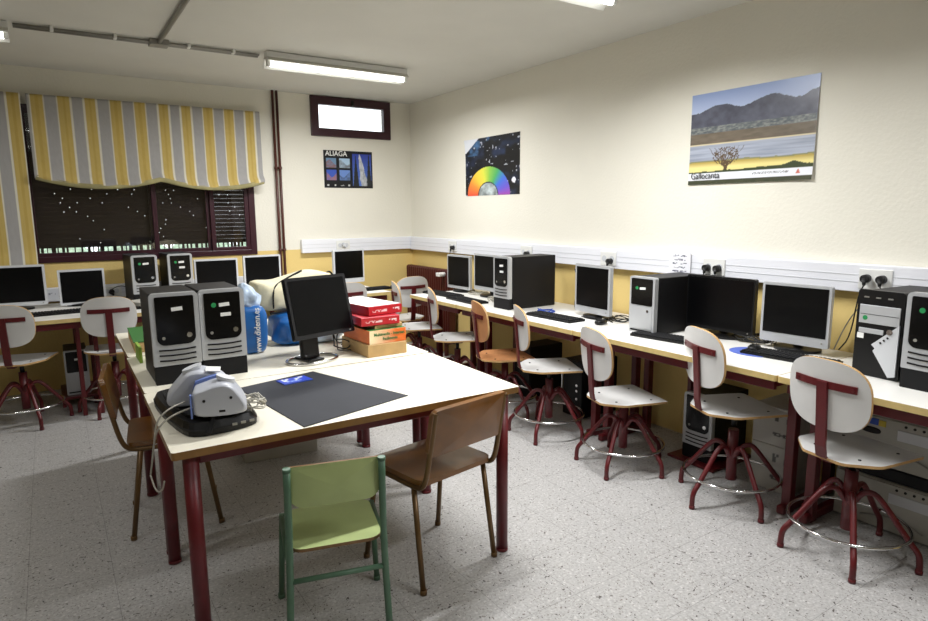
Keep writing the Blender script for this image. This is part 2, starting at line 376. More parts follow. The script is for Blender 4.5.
# stiles carrying the slats, and a bottom bar broken by vents
b.build('roller_shutter', 'shutter', win)
b = MB(); xx = x0+.05
while xx < x1-.05:
    wv = .028+.03*hsh(xx, 3); b.box(xx, .115, z0+.088, .007+.028*hsh(xx, 9)**2, .01, .07); xx += wv
b.box((x0+x1)/2, .115, z0+.066, x1-x0-.04, .012, .02)
b.build('shutter_bottom_vent', 'shutter', win)
# small high window
win2 = bpy.data.objects.new('window_2', None); COL.objects.link(win2); win2['kind'] = 'structure'
b = MB(); x0, x1, z0, z1 = SX[0], SX[1], SZ[0], SZ[1]; fwd = .08
b.box((x0+x1)/2, .0, z0+fwd/2-.01, x1-x0+.02, .06, fwd, .004).box((x0+x1)/2, .0, z1-fwd/2, x1-x0+.02, .06, fwd, .004).box(x0+fwd/2-.01, .0, (z0+z1)/2-.005, fwd, .058, z1-z0-2*fwd+.016, .002).box(x1-fwd/2+.01, 0, (z0+z1)/2-.005, fwd, .058, z1-z0-2*fwd+.016, .002)
fr = b.build('window_frame', 'frame', win2)
MB().box((x0+x1)/2, .01, (z0+z1)/2, x1-x0-.13, .006, z1-z0-.14).build('pane', 'glass', win2)
MB().box(-.69, -.04, z1-.045, .03, .02, .05, .004).build('window_latch', 'black', win2)
struct('ground', MB().box(-2, 6, -.4, 30, 10, .1), 'concrete')
# leafy hedge seen through the slots
b = MB()
for i in range(9): b.lump((-5+i*.8, 2.2, .55), (1.0, .7, 1.35), n=20, m=12, amp=.25, seed=i, p=.9)
tag(b.build('hedge', 'foliage'), 'pale green foliage glimpsed through the slots under the shutter', 'hedge', kind='stuff')

# ------------------------------------------------------------------ cable trunking and pipes
def trunking(name, label, p0, p1, h, d, sockets, axis):
    t = thing(name, label, 'cable trunking')
    (xa, ya, z0), (xb, yb, _) = p0, p1
    cx, cy = (xa+xb)/2, (ya+yb)/2; L = abs(xb-xa)+abs(yb-ya)
    s = (L, d, h) if axis == 'x' else (d, L, h)
    MB().box(cx, cy, z0+h/2, *s, .004).build('trunking_body', 'trunk', t)
    b = MB()
    for zz in (.36, .62):
        if axis == 'x': b.box(cx, cy-d/2, z0+h*zz, L-.01, .004, .003)
        else: b.box(cx-d/2, cy, z0+h*zz, .004, L-.01, .003)
    b.build('cover_joint', 'lightgrey', t)
    for q in sockets:
        m4 = Matrix.Translation((q, cy-d/2, z0+h*.5)) if axis == 'x' else Matrix.Translation((cx-d/2, q, z0+h*.5)) @ Matrix.Rotation(-pi/2, 4, 'Z')
        sk = MB().box(0, -.004, 0, .15, .008, h*.72, .003, M4=m4).build('socket_plate', 'white', t)
        for k in (-.037, .037):
            MB().cyl(m4 @ Vector((k, -.007, 0)), m4 @ Vector((k, -.010, 0)), .021, n=20).build('socket_well', 'lightgrey', sk)
    return t
trunking('cable_trunking', 'long white cable trunking along the right wall above the desks', (-.03, -.06, 1.072), (-.03, -7.4, 1.072), .14, .055, [-.95, -2.12, -3.06, -3.93, -4.83], 'y')
trunking('cable_trunking', 'short white cable trunking on the back wall right of the brown pipes', (-1.30, -.03, 1.078), (-.0, -.03, 1.078), .135, .055, [-.86], 'x')
trunking('cable_trunking', 'low white cable trunking on the back wall under the shuttered window', (-5.5, -.03, .765), (-1.62, -.03, .765), .115, .05, [-3.02, -2.4], 'x')
for k, (px, lab) in enumerate(((-1.515, 'left one of the two thin brown vertical pipes on the back wall'), (-1.475, 'right one of the two thin brown vertical pipes on the back wall'))):
    t = thing('heating_pipe', lab, 'pipe', (px, -.03, 0), group=None)
    MB().cyl((0, 0, 0), (0, 0, 2.65), .0125, n=16).build('pipe_run', 'pipe', t)
    for z in (.5, 1.12, 1.92): MB().cyl((0, 0, z-.012), (0, 0, z+.012), .019, n=16).box(0, .018, z, .012, .03, .012).build('pipe_clamp', 'pipe', t)

# ------------------------------------------------------------------ ceiling lamps and conduit
def make_lamp():
    t = thing('ceiling_lamp', '', 'ceiling lamp')
    MB().box(0, .01, -.028, 1.15, .07, .05, .004).build('housing', 'white', t)
    b = MB()
    b.bar([(-.575, .02, -.045), (.575, .02, -.045)], .006, .09, (0, 0, 1))
    for s_ in (1,):
        b.box(0, .055, -.075, 1.15, .006, .085, rx=rad(42)); b.box(0, -.035, -.055, 1.15, .006, .05, rx=rad(-50))
    b.build('reflector', 'reflector', t)
    MB().cyl((-.55, 0, -.088), (.55, 0, -.088), .018, n=20).build('fluorescent_tube', 'tube', t)
    for s_ in (-1, 1): MB().box(s_*.56, 0, -.075, .025, .04, .06, .004).build('lamp_holder', 'white', t)
    return t
lamp = make_lamp()
LL = ['white ceiling strip lamp nearest the room corner and the small high window', 'lit strip lamp on the ceiling at the left edge, over the large window side',
      'lit strip lamp at the top edge of the photo, above the right wall posters', None, None, None]
for i, (lx, ly) in enumerate(LAMPS):
    o = lamp if i == 0 else copy_tree(lamp)
    place(o, LL[i] or ['', '', '', 'strip lamp over the left side, level with the middle of the room', 'strip lamp over the right side at the near end of the room', 'strip lamp over the left side at the near end of the room'][i], (lx, ly, 2.65), 0, 'fluorescent strip lamps on the ceiling')
t = thing('ceiling_conduit', 'thin grey metal conduit running along the ceiling with a junction box', 'conduit')
MB().tube([(-3.5, -1.36, 2.632), (-2.02, -1.37, 2.632)], .012).tube([(-3.5, -1.40, 2.632), (-2.02, -1.41, 2.632)], .008).build('conduit_run', 'conduit', t)
MB().tube([(-2.69, -1.42, 2.632), (-2.69, -8.1, 2.632)], .014).build('conduit_run', 'conduit', t)
MB().box(-2.69, -1.39, 2.63, .12, .1, .04, .005).build('junction_box', 'conduit', t)
for x in (-3.3, -2.95, -2.5, -2.2): MB().box(x, -1.385, 2.636, .02, .075, .028, .003).build('conduit_clip', 'white', t)

# ------------------------------------------------------------------ curtains
def stripes(x):
    p = .184; f = ((x-.022)/p) % 1.0
    yl, gr, cr = C('c2aa66'), C('a4a2a0'), C('d8d4c4')
    if f < .06 or .5 < f < .56 : return cr
    if .02 < f < .5: return lerp(yl, C('b3974a'), .5 if abs(f-.28) < .05 else 0)
    return gr
def curtain(name, label, x0, x1, z1, bottom, y, seed, nx=240, nz=30, fold=.006):
    verts, cols, faces = [], [], []
    for s_ in (0, 1):
        for j in range(nz+1):
            v = j/nz
            for i in range(nx+1):
                u = i/nx; x = x0+(x1-x0)*u; zb = bottom(x); z = z1+(zb-z1)*v
                yy = y - fold*sin(x*11+seed)*v - .012*fbm(x*6, v*3, seed)*v - (.05*math.exp(-((v-.97)/.05)**2)) - .014*max(0, v-.8)*5
                verts.append((x, yy+s_*.004, z)); 
                c = stripes(x+3.49+(.155 if x < -3.5 else 0)); k = .93+.12*fbm(x*90, v*60, 5, 2); cols.append(tuple(q*k for q in c))
    N = (nx+1)*(nz+1)
    for s_ in (0, 1):
        for j in range(nz):
            for i in range(nx):
                a = s_*N+j*(nx+1)+i; q = (a, a+nx+1, a+nx+2, a+1); faces.append(q if not s_ else q[::-1])
    rim = list(range(nx+1))+[j*(nx+1)+nx for j in range(1, nz+1)]+[nz*(nx+1)+i for i in range(nx-1, -1, -1)]+[j*(nx+1) for j in range(nz-1, 0, -1)]
    for q in range(len(rim)):
        a, b_ = rim[q], rim[(q+1) % len(rim)]; faces.append((a, b_, b_+N, a+N))
    me = bpy.data.meshes.new(name); me.from_pydata(verts, [], faces)
    ca = me.color_attributes.new('cloth', 'FLOAT_COLOR', 'POINT'); ca.data.foreach_set('color', [x for c in cols for x in (*c, 1)])
    me.materials.append(M['stripe']); me.polygons.foreach_set('use_smooth', [True]*len(faces))
    t = thing(name, label, 'curtain'); hp = [(x0+.01+(x1-x0-.02)*i/40, y-.058+.004*sin(i*1.3), bottom(x0+.01+(x1-x0-.02)*i/40)+.012) for i in range(41)]
    if name == 'window_blind': MB().tube(hp, (.020, .011), n=12, flat=(0, 0, 1)).build('hem', 'hem', t)
    o = bpy.data.objects.new('fabric', me); COL.objects.link(o); o.parent = t
    MB().box((x0+x1)/2, y+.045, z1-.012, x1-x0, .04, .022, .003).build('curtain_rail', 'white', t)
    return t
def swag(x):
    u = (x+3.49)/(.93) if x < -2.56 else (x+2.56)/.9
    return 1.775 - .075*sin(pi*min(1, max(0, u)))**.8
curtain('window_blind', 'yellow and grey striped roman blind gathered in two swags over the window', -3.485, -1.665, 2.43, swag, -.09, 1)
curtain('curtain', 'yellow and grey striped panel hanging lower at the left edge of the photo', -4.7, -3.525, 2.43, lambda x: 1.03, -.09, 4)

# ------------------------------------------------------------------ posters
def on_right(y, z): return Matrix.Translation((0, y, z)) @ Matrix.Rotation(-pi/2, 4, 'Z')   # sheet x runs towards -y
def on_back(x, z): return Matrix.Translation((x, 0, z))
def scrib(u, v, x0, x1, yc, h, n, seed):
    if not (x0 < u < x1 and abs(v-yc) < h/2): return False
    return hsh(math.floor((u-x0)/(x1-x0)*n), math.floor((v-yc+h/2)/h*2.99), seed) > .45
def gallo(u, v):
    if v < .045: return lerp(C('2c3322'), C('4a4b33'), fbm(u*30, v*50))
    if v < .125:
        if scrib(u, v, .55, .83, .092, .022, 60, 1) : return C('8a8a8a')
        if .88 < u < .915 and .07 < v < .115 and abs(u-.8975) < (.118-v)*.35: return C('c46a5a')
        return C('e6e8ee')
    hill = .115+.02*fbm(u*20, 1, 3)+(.03*math.exp(-((u-.86)/.06)**2))
    if v < hill+.03*u+.012: return C('3b452a')
    cx = .325; dy = v-.15; tr = False
    if 0 < dy < .25:
        for k in range(9):
            a = (k-4)*.19; px_ = cx+(dy**1.1)*math.tan(a)*.75+.006*sin(dy*60+k)
            if abs(u-px_) < .0045*(1.25-dy*3.2) : tr = True
        if ((u-cx)/.115)**2+((dy-.15)/.10)**2 < 1 and vn(u*120, v*90, 4) > .54: tr = True
    if tr: return C('5d4b35')
    if v < .235+.02*fbm(u*6, 2): return lerp(C('e8d98f'), C('b49c50'), max(0, min(1, (v-.19)/.05)))
    if v < .25+.02*fbm(u*6, 2): return C('8b8a62')
    if v < .43: return lerp(C('767e8e'), C('b4bac8'), min(1, max(0, fbm(u*3, v*60, 7)*1.3)))
    if v < .45: return C('d3c6a2')
    if v < .56: return lerp(C('5c5446'), C('807364'), fbm(u*14, v*50, 2))
    if v < .63: return lerp(C('4b5258'), C('9a9d96'), (fbm(u*40, v*90, 9))**2*1.6)
    m_ = .80+.05*fbm(u*9, 0, 5)+.035*sin(u*15+4.4)+.03*u
    if v < m_: return lerp(C('43444f'), C('686a78'), fbm(u*18, v*16, 6))
    return lerp(C('b3c0dc'), C('8a9fd0'), (v-.8)*4)
t = thing('poster', 'large landscape poster of a lagoon and bare tree under hills', 'poster', (0, 0, 0))
art_sheet('printed_sheet', .785, .545, 200, 140, gallo, t, on_right(-3.672, 1.642), thick=.003, curl=lambda u, v: .012*(u**6)*(1-v)+.006*(1-v)**8)
text('Gallocanta', .056, 'text', t, on_right(-3.672, 1.642) @ Matrix.Translation((.022, -.0125, .034)) @ Matrix.Rotation(pi/2, 4, 'X'), sx=.85)
def galaxy(u, v):
    x, y = (u-.44)*.84, v*.525*1.29; r = math.hypot(x, y)
    if (u/.25)**2*.9+((1-v)/.24)**2 < 1 and u/.25+(1-v)/.24 < 1.05: return C('dfe2e8')
    if .16 < r < .335:
        a = math.degrees(math.atan2(y, x))
        st = [(0, 'a04aa8'), (18, '6a55c8'), (40, '3f6fd0'), (62, '4aa860'), (85, '8ac04a'), (105, 'd8d84a'), (130, 'f0c840'), (152, 'f09038'), (180, 'e04830')]
        for (a0, c0), (a1, c1) in zip(st, st[1:]):
            if a0 <= a <= a1: return lerp(C(c0), C(c1), (a-a0)/(a1-a0))
    if r <= .155: return lerp(C('303634'), C('c8d4d4'), min(1, fbm(u*14, v*12, 3)**1.2*1.4)) if r < .148 else C('181818')
    n = fbm(u*7, v*7, 11)
    c = lerp(C('07080c'), C('22304e'), max(0, min(1, (n-.42)*3)))
    if v > .7 and u < .5: c = lerp(c, C('4a78a8'), max(0, min(1, (fbm(u*9, v*9, 5)-.45)*3)))
    if vn(u*34, v*26, 13) > .88: c = C('b8bcc6')
    if (u-.9)**2+(v-.24)**2*.6 < .0012: c = C('e8e8f0')
    return c
t = thing('poster', 'dark space poster with a rainbow arc across its lower half', 'poster')
art_sheet('printed_sheet', .84, .525, 150, 100, galaxy, t, on_right(-1.11, 1.632), thick=.003, curl=lambda u, v: .02*(1-u)**10*v**6)
def aliaga(u, v):
    for (a, c, d, e, k) in ((.05, .25, .54, .80, 0), (.31, .53, .54, .80, 1), (.05, .25, .20, .48, 2), (.31, .53, .20, .48, 3)):
        if a < u < c and d < v < e:
            s_, t_ = (u-a)/(c-a), (v-d)/(e-d); n = fbm(s_*5, t_*5, k)
            cs = [('6a8aa8', '8a4a30'), ('a8c4dc', '5a4a3a'), ('3a58b8', 'b07a48'), ('6a8ac8', '38424c')][k]
            return lerp(C(cs[1]), C(cs[0]), 1 if t_ > .55+.25*sin(s_*5+k) else n)
    if .58 < u < .97 and .06 < v < .93:
        s_, t_ = (u-.58)/.39, (v-.06)/.87
        if abs(s_-.5-.25*(.5-t_)) < .22*(1-t_)**.7*(.7+.6*vn(t_*9, 1)): return lerp(C('d8dade'), C('6a7078'), fbm(s_*12, t_*12, 8))
        if abs(s_-.18) < .16*(1-t_) or abs(s_-.88) < .14*(1-t_*.9): return C('22262c')
        return lerp(C('5578c8'), C('2a3c9a'), t_)
    if v < .1 and (abs(u-.08) < .02 or abs(u-.22) < .015 or scrib(u, v, .33, .40, .07, .03, 8, 3) or abs(u-.5) < .02) and .05 < v < .1: return C('c8c8c8')
    return C('0a0b10')
t = thing('poster', 'small dark poster with four small photos and one of rock spires, under the high window', 'poster')
art_sheet('printed_sheet', .545, .38, 130, 90, aliaga, t, on_back(-1.015, 1.738), thick=.003)
text('ALIAGA', .072, 'label', t, on_back(-1.015, 1.738) @ Matrix.Translation((.02, -.0045, .325)) @ Matrix.Rotation(pi/2, 4, 'X'), sx=.95, bold=.001)
def notice(u, v):
    for k in range(5):
        if scrib(u, v, .18+.05*(k % 2), .82-.06*(k % 2), .82-k*.15, .07, 9, k): return C('55586a')
    return C('e9e9ee')
o = art_sheet('paper_notice', .165, .165, 60, 60, notice, None, Matrix.Translation((-.065, -3.60, 1.06)) @ Matrix.Rotation(-pi/2, 4, 'Z'), thick=.002)
tag(o, 'white printed paper notice taped on the right wall trunking', 'notice')
o = art_sheet('paper_notice', .09, .10, 20, 20, lambda u, v: C('8d90a0') if scrib(u, v, .2, .8, .6, .15, 6, 2) else C('dcdfe6'), None, Matrix.Translation((-3.50, -.062, .772)), thick=.002)
tag(o, 'small white paper stuck to the low trunking between the two leftmost monitors', 'notice')

# ------------------------------------------------------------------ radiator
t = thing('radiator', 'dark red ribbed radiator on the right wall in the room corner', 'radiator', (0, 0, 0))
b = MB()
for i in range(20): b.box(-.085, -.10-i*.045, .52, .09, .032, .76, .012)
b.box(-.085, -.53, .88, .06, .9, .05, .01).box(-.085, -.53, .2, .06, .9, .05, .01)
b.build('radiator_body', 'radiator', t)
for y in (-.2, -.85): MB().box(-.085, y, .075, .04, .03, .15, .004).build('radiator_foot', 'radiator', t)
MB().cyl((-.11, -.90, .86), (-.20, -.90, .86), .022, n=18).box(-.2, -.90, .86, .03, .07, .04, .008).build('radiator_valve', 'white', t, 'white valve knob')

# ------------------------------------------------------------------ desks
def make_desk(name, label, L, D, loc, rz, group, lw=.045, colx=.28, top='laminate', style='column'):
    """local: x along the length, front edge at y = -D/2"""
    t = thing(name, label, 'desk', loc, rz, group)
    MB().prism(rrect(L-.004, D, .012, 3), .722, .75, 0, 1).build('desktop', [top, 'deskedge'], t)
    for s_ in (-1, 1): MB().box(0, s_*(D/2-.05), .695, L-.06, .025, .05, .003).build('apron', 'maroon', t)
    for s_ in (-1, 1):
        x = s_*(L/2-.055)
        MB().box(x, 0, .70, .045, D-.1, .04, .004).build('side_rail', 'maroon', t)
        MB().box(x, -D/2+colx, .35, lw, .05, .70, .006).build('leg', 'maroon', t)
        MB().box(x, D/2-.09, .35, lw, .05, .70, .006).build('leg', 'maroon', t)
        MB().box(x, .06, .025, lw*.9, D-.3, .045, .01).build('foot', 'maroon', t)
    return t
G = 'white topped desks along the right wall'
segs = [(-1.33, -2.11), (-2.11, -3.45), (-3.45, -4.77), (-4.77, -6.1)]
DL = ['white desk with maroon frame at the far end of the right row', 'white desk holding the black tower side on, third from the near end', 'white desk carrying the large black monitor on the right wall', 'white desk at the right edge carrying the two nearest towers']
for (a, c), lab in zip(segs, DL): make_desk('computer_desk', lab, a-c, .75, (-.395, (a+c)/2, 0), -pi/2, G)
for a, c, lab in ((-4.62, -3.27, 'white desk at the left edge under the window'), (-3.27, -1.95, 'white desk behind the two dark towers, below the window'), (-1.95, -.80, 'white desk on the back wall left of the radiator corner')):
    make_desk('computer_desk', lab, c-a, .98, ((a+c)/2, -.555, 0), 0, 'white topped desks along the back wall', lw=.03, colx=.1)

def make_table():
    t = thing('work_table', '', 'table')
    MB().prism(rrect(1.36, .779, .014, 4), .724, .75, 0, 1).build('tabletop', ['tlam', 'tedge'], t)
    b = MB()
    for s_ in (-1, 1):
        MB().box(0, s_*.335, .703, 1.19, .025, .038, .004).build('apron', 'tmaroon', t); MB().box(s_*.612, 0, .703, .025, .65, .038, .004).build('apron', 'tmaroon', t)
    for sx in (-1, 1):
        for sy in (-1, 1):
            MB().cyl((sx*.62, sy*.345, .012), (sx*.62, sy*.345, .72), .0255, n=24).cyl((sx*.62, sy*.345, 0), (sx*.62, sy*.345, .014), .027, n=24).build('leg', 'tmaroon', t)
    return t
tb = make_table()
place(tb, 'cream topped table nearest the camera with the dark mat on it', (-2.492, -3.848, 0), rad(-0.9), 'cream tables pushed together in the middle of the room')
place(copy_tree(tb), 'middle cream table carrying the tower pair, monitor and boxes', (-2.478, -3.063, 0), rad(-.4), tb['group'])
place(copy_tree(tb), 'cream table farthest from the camera, under the cream bag', (-2.465, -2.272, 0), rad(-.2), tb['group'])

# ------------------------------------------------------------------ swivel stools
def make_stool(lam, name='swivel_stool'):
    t = thing(name, '', 'stool')
    for k in range(5):
        a = rad(72*k+90); pr = [(.018, .235), (.045, .285), (.085, .297), (.12, .268), (.225, .125), (.262, .085), (.268, .045), (.268, .012)]
        MB().tube([(cos(a)*r, sin(a)*r, z) for r, z in pr], .0125, smooth_path=2).cyl((cos(a)*.268, sin(a)*.268, 0), (cos(a)*.268, sin(a)*.268, .016), .0145, n=14).build('leg', 'maroon', t)
    MB().tube([(cos(2*pi*i/48)*.232, sin(2*pi*i/48)*.232, .14) for i in range(48)], .0075, closed=True).build('foot_ring', 'chrome', t)
    MB().cyl((0, 0, .105), (0, 0, .375), .026, n=24).build('column', 'maroon', t)
    MB().cyl((0, 0, .37), (0, 0, .45), .014, n=16).build('spindle', 'black', t)
    MB().box(0, 0, .450, .24, .04, .012, .002).box(0, .0, .450, .04, .26, .012, .002).build('seat_bracket', 'maroon', t)
    out = []
    def arc(cx, cy, r, a0, a1, n=6): return [(cx+r*cos(rad(a0+(a1-a0)*i/n)), cy+r*sin(rad(a0+(a1-a0)*i/n))) for i in range(n+1)]
    out = arc(.163, .15, .025, 0, 90) + arc(-.163, .15, .025, 90, 180) + arc(-.13, -.08, .06, 180, 228) + arc(-.07, -.15, .05, 225, 270) + arc(.07, -.15, .05, 270, 315) + arc(.13, -.08, .06, 312, 360)
    MB().plate(out, .012, lambda x, y, z: (x, y, z+.464+.25*x*x-.35*max(0, -y-.1)**2*0-(.9*max(0, y-.11)**2)), mi=0, emi=1).build('seat', [lam, 'ply'], t)
    for sx, sy in ((-.12, .1), (.12, .1), (-.1, -.11), (.1, -.11)): MB().cyl((sx, sy, .4725), (sx, sy, .476), .0065, n=10).build('screw', 'rubber', t)
    # backrest, curved about the vertical axis, leaning back
    Rb = Matrix.Translation((0, -.208, .742)) @ Matrix.Rotation(rad(5), 4, 'X')
    def bend(x, y, z): return (x, -z+ .9*x*x-.01, y)
    MB().plate(sellipse(.36, .295, .72, 44), .012, bend, mi=0, emi=1, M4=Rb).build('backrest', [lam, 'ply'], t)
    b = MB()
    b.bar([Rb @ Vector((x, -.0205+.9*x*x, .045)) for x in [-.135, -.09, -.045, 0, .045, .09, .135]], .03, .006, (0, 0, 1))
    b.bar([Rb @ Vector((0, -.023, .058)), Rb @ Vector((0, -.024, -.16)), (0, -.214, .52), (0, -.205, .475), (0, -.17, .446), (0, -.02, .444)], .045, .012, (1, 0, 0))
    br = b.build('back_bracket', 'maroon', t)
    for x in (-.12, .12): MB().cyl(Rb @ Vector((x, -.012, .045)), Rb @ Vector((x, -.014, .045)), .007, n=10).build('rivet', 'maroon', br)
    return t
st = make_stool('stoollam')
SG = 'grey laminate swivel stools with maroon frames'
fa = lambda d: rad(d-90)
stools = [(-.633, -5.056, -10, 'nearest grey swivel stool, at the right edge desk', 0, 5), (-.59, -4.464, -23, 'second nearest grey swivel stool on the right, before the black monitor', .025, -20),
          (-.715, -3.84, -17, 'grey swivel stool in front of the silver fronted tower on the right row', -.055, 5), (-.715, -3.18, -25, 'grey swivel stool between the orange one and the tower stool', -.01, 20),
          (-.72, -2.05, -22, 'grey swivel stool just beyond the orange one on the right row', 0), (-.74, -1.45, -18, 'farthest grey swivel stool at the end of the right desk row', 0),
          (-.62, -.90, 92, 'grey swivel stool standing in the far corner before the radiator', 0), (-1.30, -1.02, 86, 'grey swivel stool half hidden behind the black centre monitor', 0),
          (-3.68, -.90, 72, 'grey swivel stool at the left edge of the photo', 0), (-3.10, -.91, 84, 'grey swivel stool behind the left brown chair, at the back wall desk', .01)]
def raise_seat(o, dz):
    for ch in o.children:
        if ch.name.split('.')[0] in ('seat', 'screw', 'backrest', 'back_bracket', 'seat_bracket', 'spindle'): ch.location.z += dz
for i, (x, y, d, lab, dz, *lr) in enumerate(stools):
    o = st if i == 0 else copy_tree(st); place(o, lab, (x, y, 0), fa(d), SG)
    if dz: raise_seat(o, dz)
    for ch in o.children:
        if ch.name.split('.')[0] == 'leg': ch.rotation_euler.z = rad(lr[0]) if lr else rad(9*i)
so = make_stool('orange'); place(so, 'orange laminate swivel stool in the right row', (-.695, -2.66, 0), fa(-17)); raise_seat(so, -.04)

# ------------------------------------------------------------------ chairs
def make_brown():
    t = thing('school_chair', '', 'chair')
    for s_ in (-1, 1):
        # back post bends under the seat and runs forward
        MB().tube([(s_*.185, -.262, .755), (s_*.187, -.232, .60), (s_*.19, -.205, .47), (s_*.19, -.175, .43), (s_*.19, -.10, .425), (s_*.185, .17, .425)], .011, smooth_path=2).build('back_post', 'browntube', t)
        MB().tube([(s_*.19, -.13, .42), (s_*.20, -.19, .0)], .0115).cyl((s_*.20, -.19, 0), (s_*.2, -.19, .02), .014, n=12).build('leg', 'browntube', t)
        MB().tube([(s_*.185, .13, .42), (s_*.205, .19, .0)], .0115).cyl((s_*.205, .19, 0), (s_*.205, .19, .02), .014, n=12).build('leg', 'browntube', t)
    MB().tube([(-.185, .12, .42), (.185, .12, .42)], .01).tube([(-.185, -.12, .42), (.185, -.12, .42)], .01).build('seat_rail', 'browntube', t)
    MB().plate(rrect(.39, .37, [.06, .06, .04, .04]), .02, lambda x, y, z: (x, y, z+.447+.12*x*x-1.0*max(0, y-.1)**2)).build('seat', 'brownseat', t)
    Rb = Matrix.Translation((0, -.250, .668)) @ Matrix.Rotation(rad(11), 4, 'X')
    MB().plate(rrect(.40, .195, .03), .020, lambda x, y, z: (x, -z+.5*x*x-.008, y), M4=Rb).build('backrest', 'brownseat', t)
    return t
bc = make_brown()
place(bc, 'brown wooden chair drawn up to the front of the near table', (-2.168, -4.075, 0), rad(10))
place(copy_tree(bc), 'brown wooden chair at the left side of the tables, seen edge on', (-3.02, -3.01, 0), rad(-97))
def make_green():
    t = thing('small_chair', 'small light green child sized chair at the front of the table', 'chair', (-2.66, -4.20, 0), rad(-15))
    for s_ in (-1, 1):
        MB().tube([(s_*.155, -.205, .665), (s_*.158, -.185, .35), (s_*.172, -.185, 0)], .0125, smooth_path=1).cyl((s_*.155, -.205, .66), (s_*.155, -.2055, .672), .0135, n=14).build('back_post', 'gtube', t)
        MB().tube([(s_*.17, .13, .355), (s_*.188, .155, 0)], .0115).cyl((s_*.188, .155, 0), (s_*.188, .155, .018), .0135, n=12).build('leg', 'gtube', t)
        MB().tube([(s_*.162, -.185, .345), (s_*.172, .13, .345)], .011).build('side_rail', 'gtube', t)
    MB().tube([(-.165, -.185, .262), (.165, -.185, .262)], .0095).build('stretcher', 'gtube', t)
    MB().tube([(-.165, .125, .345), (.165, .125, .345)], .0095).build('front_rail', 'gtube', t)
    MB().plate(rrect(.315, .32, [.05, .05, .05, .05]), .012, lambda x, y, z: (x, y-.02, z+.365+.4*x*x*0-1.2*max(0, y-.1)**2), mi=0, emi=1).build('seat', ['gseat', 'gedge'], t)
    MB().plate(rrect(.31, .135, [.012, .012, .05, .05]), .010, lambda x, y, z: (x, -z-.192+.9*x*x-.012+.03*0, y+.593+.35*x*x*(1 if y > 0 else 0)), mi=0, emi=1).build('backrest', ['gseat', 'gedge'], t)
    return t
make_green()

# ------------------------------------------------------------------ computers
def make_tower(kind, labels=1, dot=False, D=.38, sgn=1):
    """front faces -y, origin at the base centre of the front face"""
    t = thing('computer_tower', '', 'computer')
    W_, H_ = .195, .40
    MB().box(0, D/2+.012, H_/2, W_-.006, D-.02, H_-.006, .004).build('casing', 'casing', t)
    if kind == 'silver':
        MB().prism(rrect(W_, .317, [.02, .02, .004, .004]), 0, .03, M4=XY((0, .012, .2415))).build('bezel', 'silver', t)
        MB().prism(rrect(W_-.004, .083, .004), 0, .028, M4=XY((0, .012, .0415))).build('base_panel', 'blackm', t)
        out = rrect(.156, .212, [.006, .006, .032, .032]); MB().prism(out, 0, .003, M4=XY((0, -.018, .279))).build('drive_panel', 'gloss', t)
        for k in range(3):
            MB().bar([(-.074, -.0195, .153-k*.023), (-.03, -.0205, .150-k*.023), (.03, -.0205, .150-k*.023), (.074, -.0195, .153-k*.023)], .0065, .003, (0, 0, 1)).build('vent_slot', 'casing', t)
        MB().cyl((.052, -.020, .212), (.052, -.0245, .212), .011, n=20).build('power_button', 'chrome', t)
        MB().cyl((-.052, -.020, .205), (-.052, -.0225, .205), .007, n=16).build('reset_button', 'conduit', t)
        z = (.33, .285)
    else:
        MB().prism(rrect(W_, H_, .012), 0, .03, M4=XY((0, .012, .2))).build('bezel', 'silver', t)
        MB().prism(rrect(.165, .185, .008), 0, .003, M4=XY((0, -.018, .295))).build('drive_panel', 'gloss', t)
        MB().prism(rrect(.165, .155, .008), 0, .003, M4=XY((0, -.018, .115))).build('lower_panel', 'silver', t)
        MB().prism(rrect(.165, .012, .003), 0, .003, M4=XY((0, -.018, .022))).build('base_strip', 'blackm', t)
        MB().cyl((.05, -.020, .165), (.05, -.0235, .165), .009, n=20).build('power_button', 'chrome', t)
        z = (.32, .285)
    for k in range(labels):
        MB().box(.008+.004*k, -.0222, z[k], .045, .001, .016, ry=rad(-4+3*k)).build('sticker', 'label', t, 'small white painted highlight')
    if dot: MB().cyl((-.037, -.021, z[0]), (-.037, -.0222, z[0]), .011, n=20).build('sticker', 'green_dot', t, 'round green sticker')
    return t
TG = 'dark desktop computer towers'
tA = make_tower('silver', 1); place(tA, 'left tower of the side by side pair on the middle table, one white sticker', (-3.008, -3.335, .75), rad(0), TG)
tB = make_tower('silver', 2, True); place(tB, 'right tower of the side by side pair, with a green dot sticker', (-2.808, -3.32, .75), rad(0), TG)
place(copy_tree(tB), 'tower with two stickers on the back wall desk, right of its neighbour', (-2.525, -.50, .75), rad(2), TG)
tC = make_tower('silver', 1, True); place(tC, 'tower with green dot on the back wall desk, right of the small monitor', (-2.80, -.52, .75), rad(4), TG)
tD = make_tower('silver', 2, False, D=.44); place(tD, 'black sided tower standing side on, far half of the right row', (-.585, -2.487, .75), rad(-90), TG)
place(copy_tree(tC), 'silver framed tower cut by the right edge, green dot on its face', (-.505, -5.25, .75), rad(-93), TG)
tE = make_tower('split', 1, True, D=.42); place(tE, 'tower with black upper and silver lower front, beside the black monitor', (-.485, -3.76, .75), rad(-92), TG); tE.scale = (1, 1, .86)
tF = make_tower('split', 1, False); place(tF, 'tower on a low shelf below the left desk', (-3.345, -.60, .085), 0, TG); tF.scale = (.82, .85, .88)
place(copy_tree(tA), 'tower on the floor under the desk, behind the second nearest stool', (-.33, -4.075, .02), rad(-90), TG)
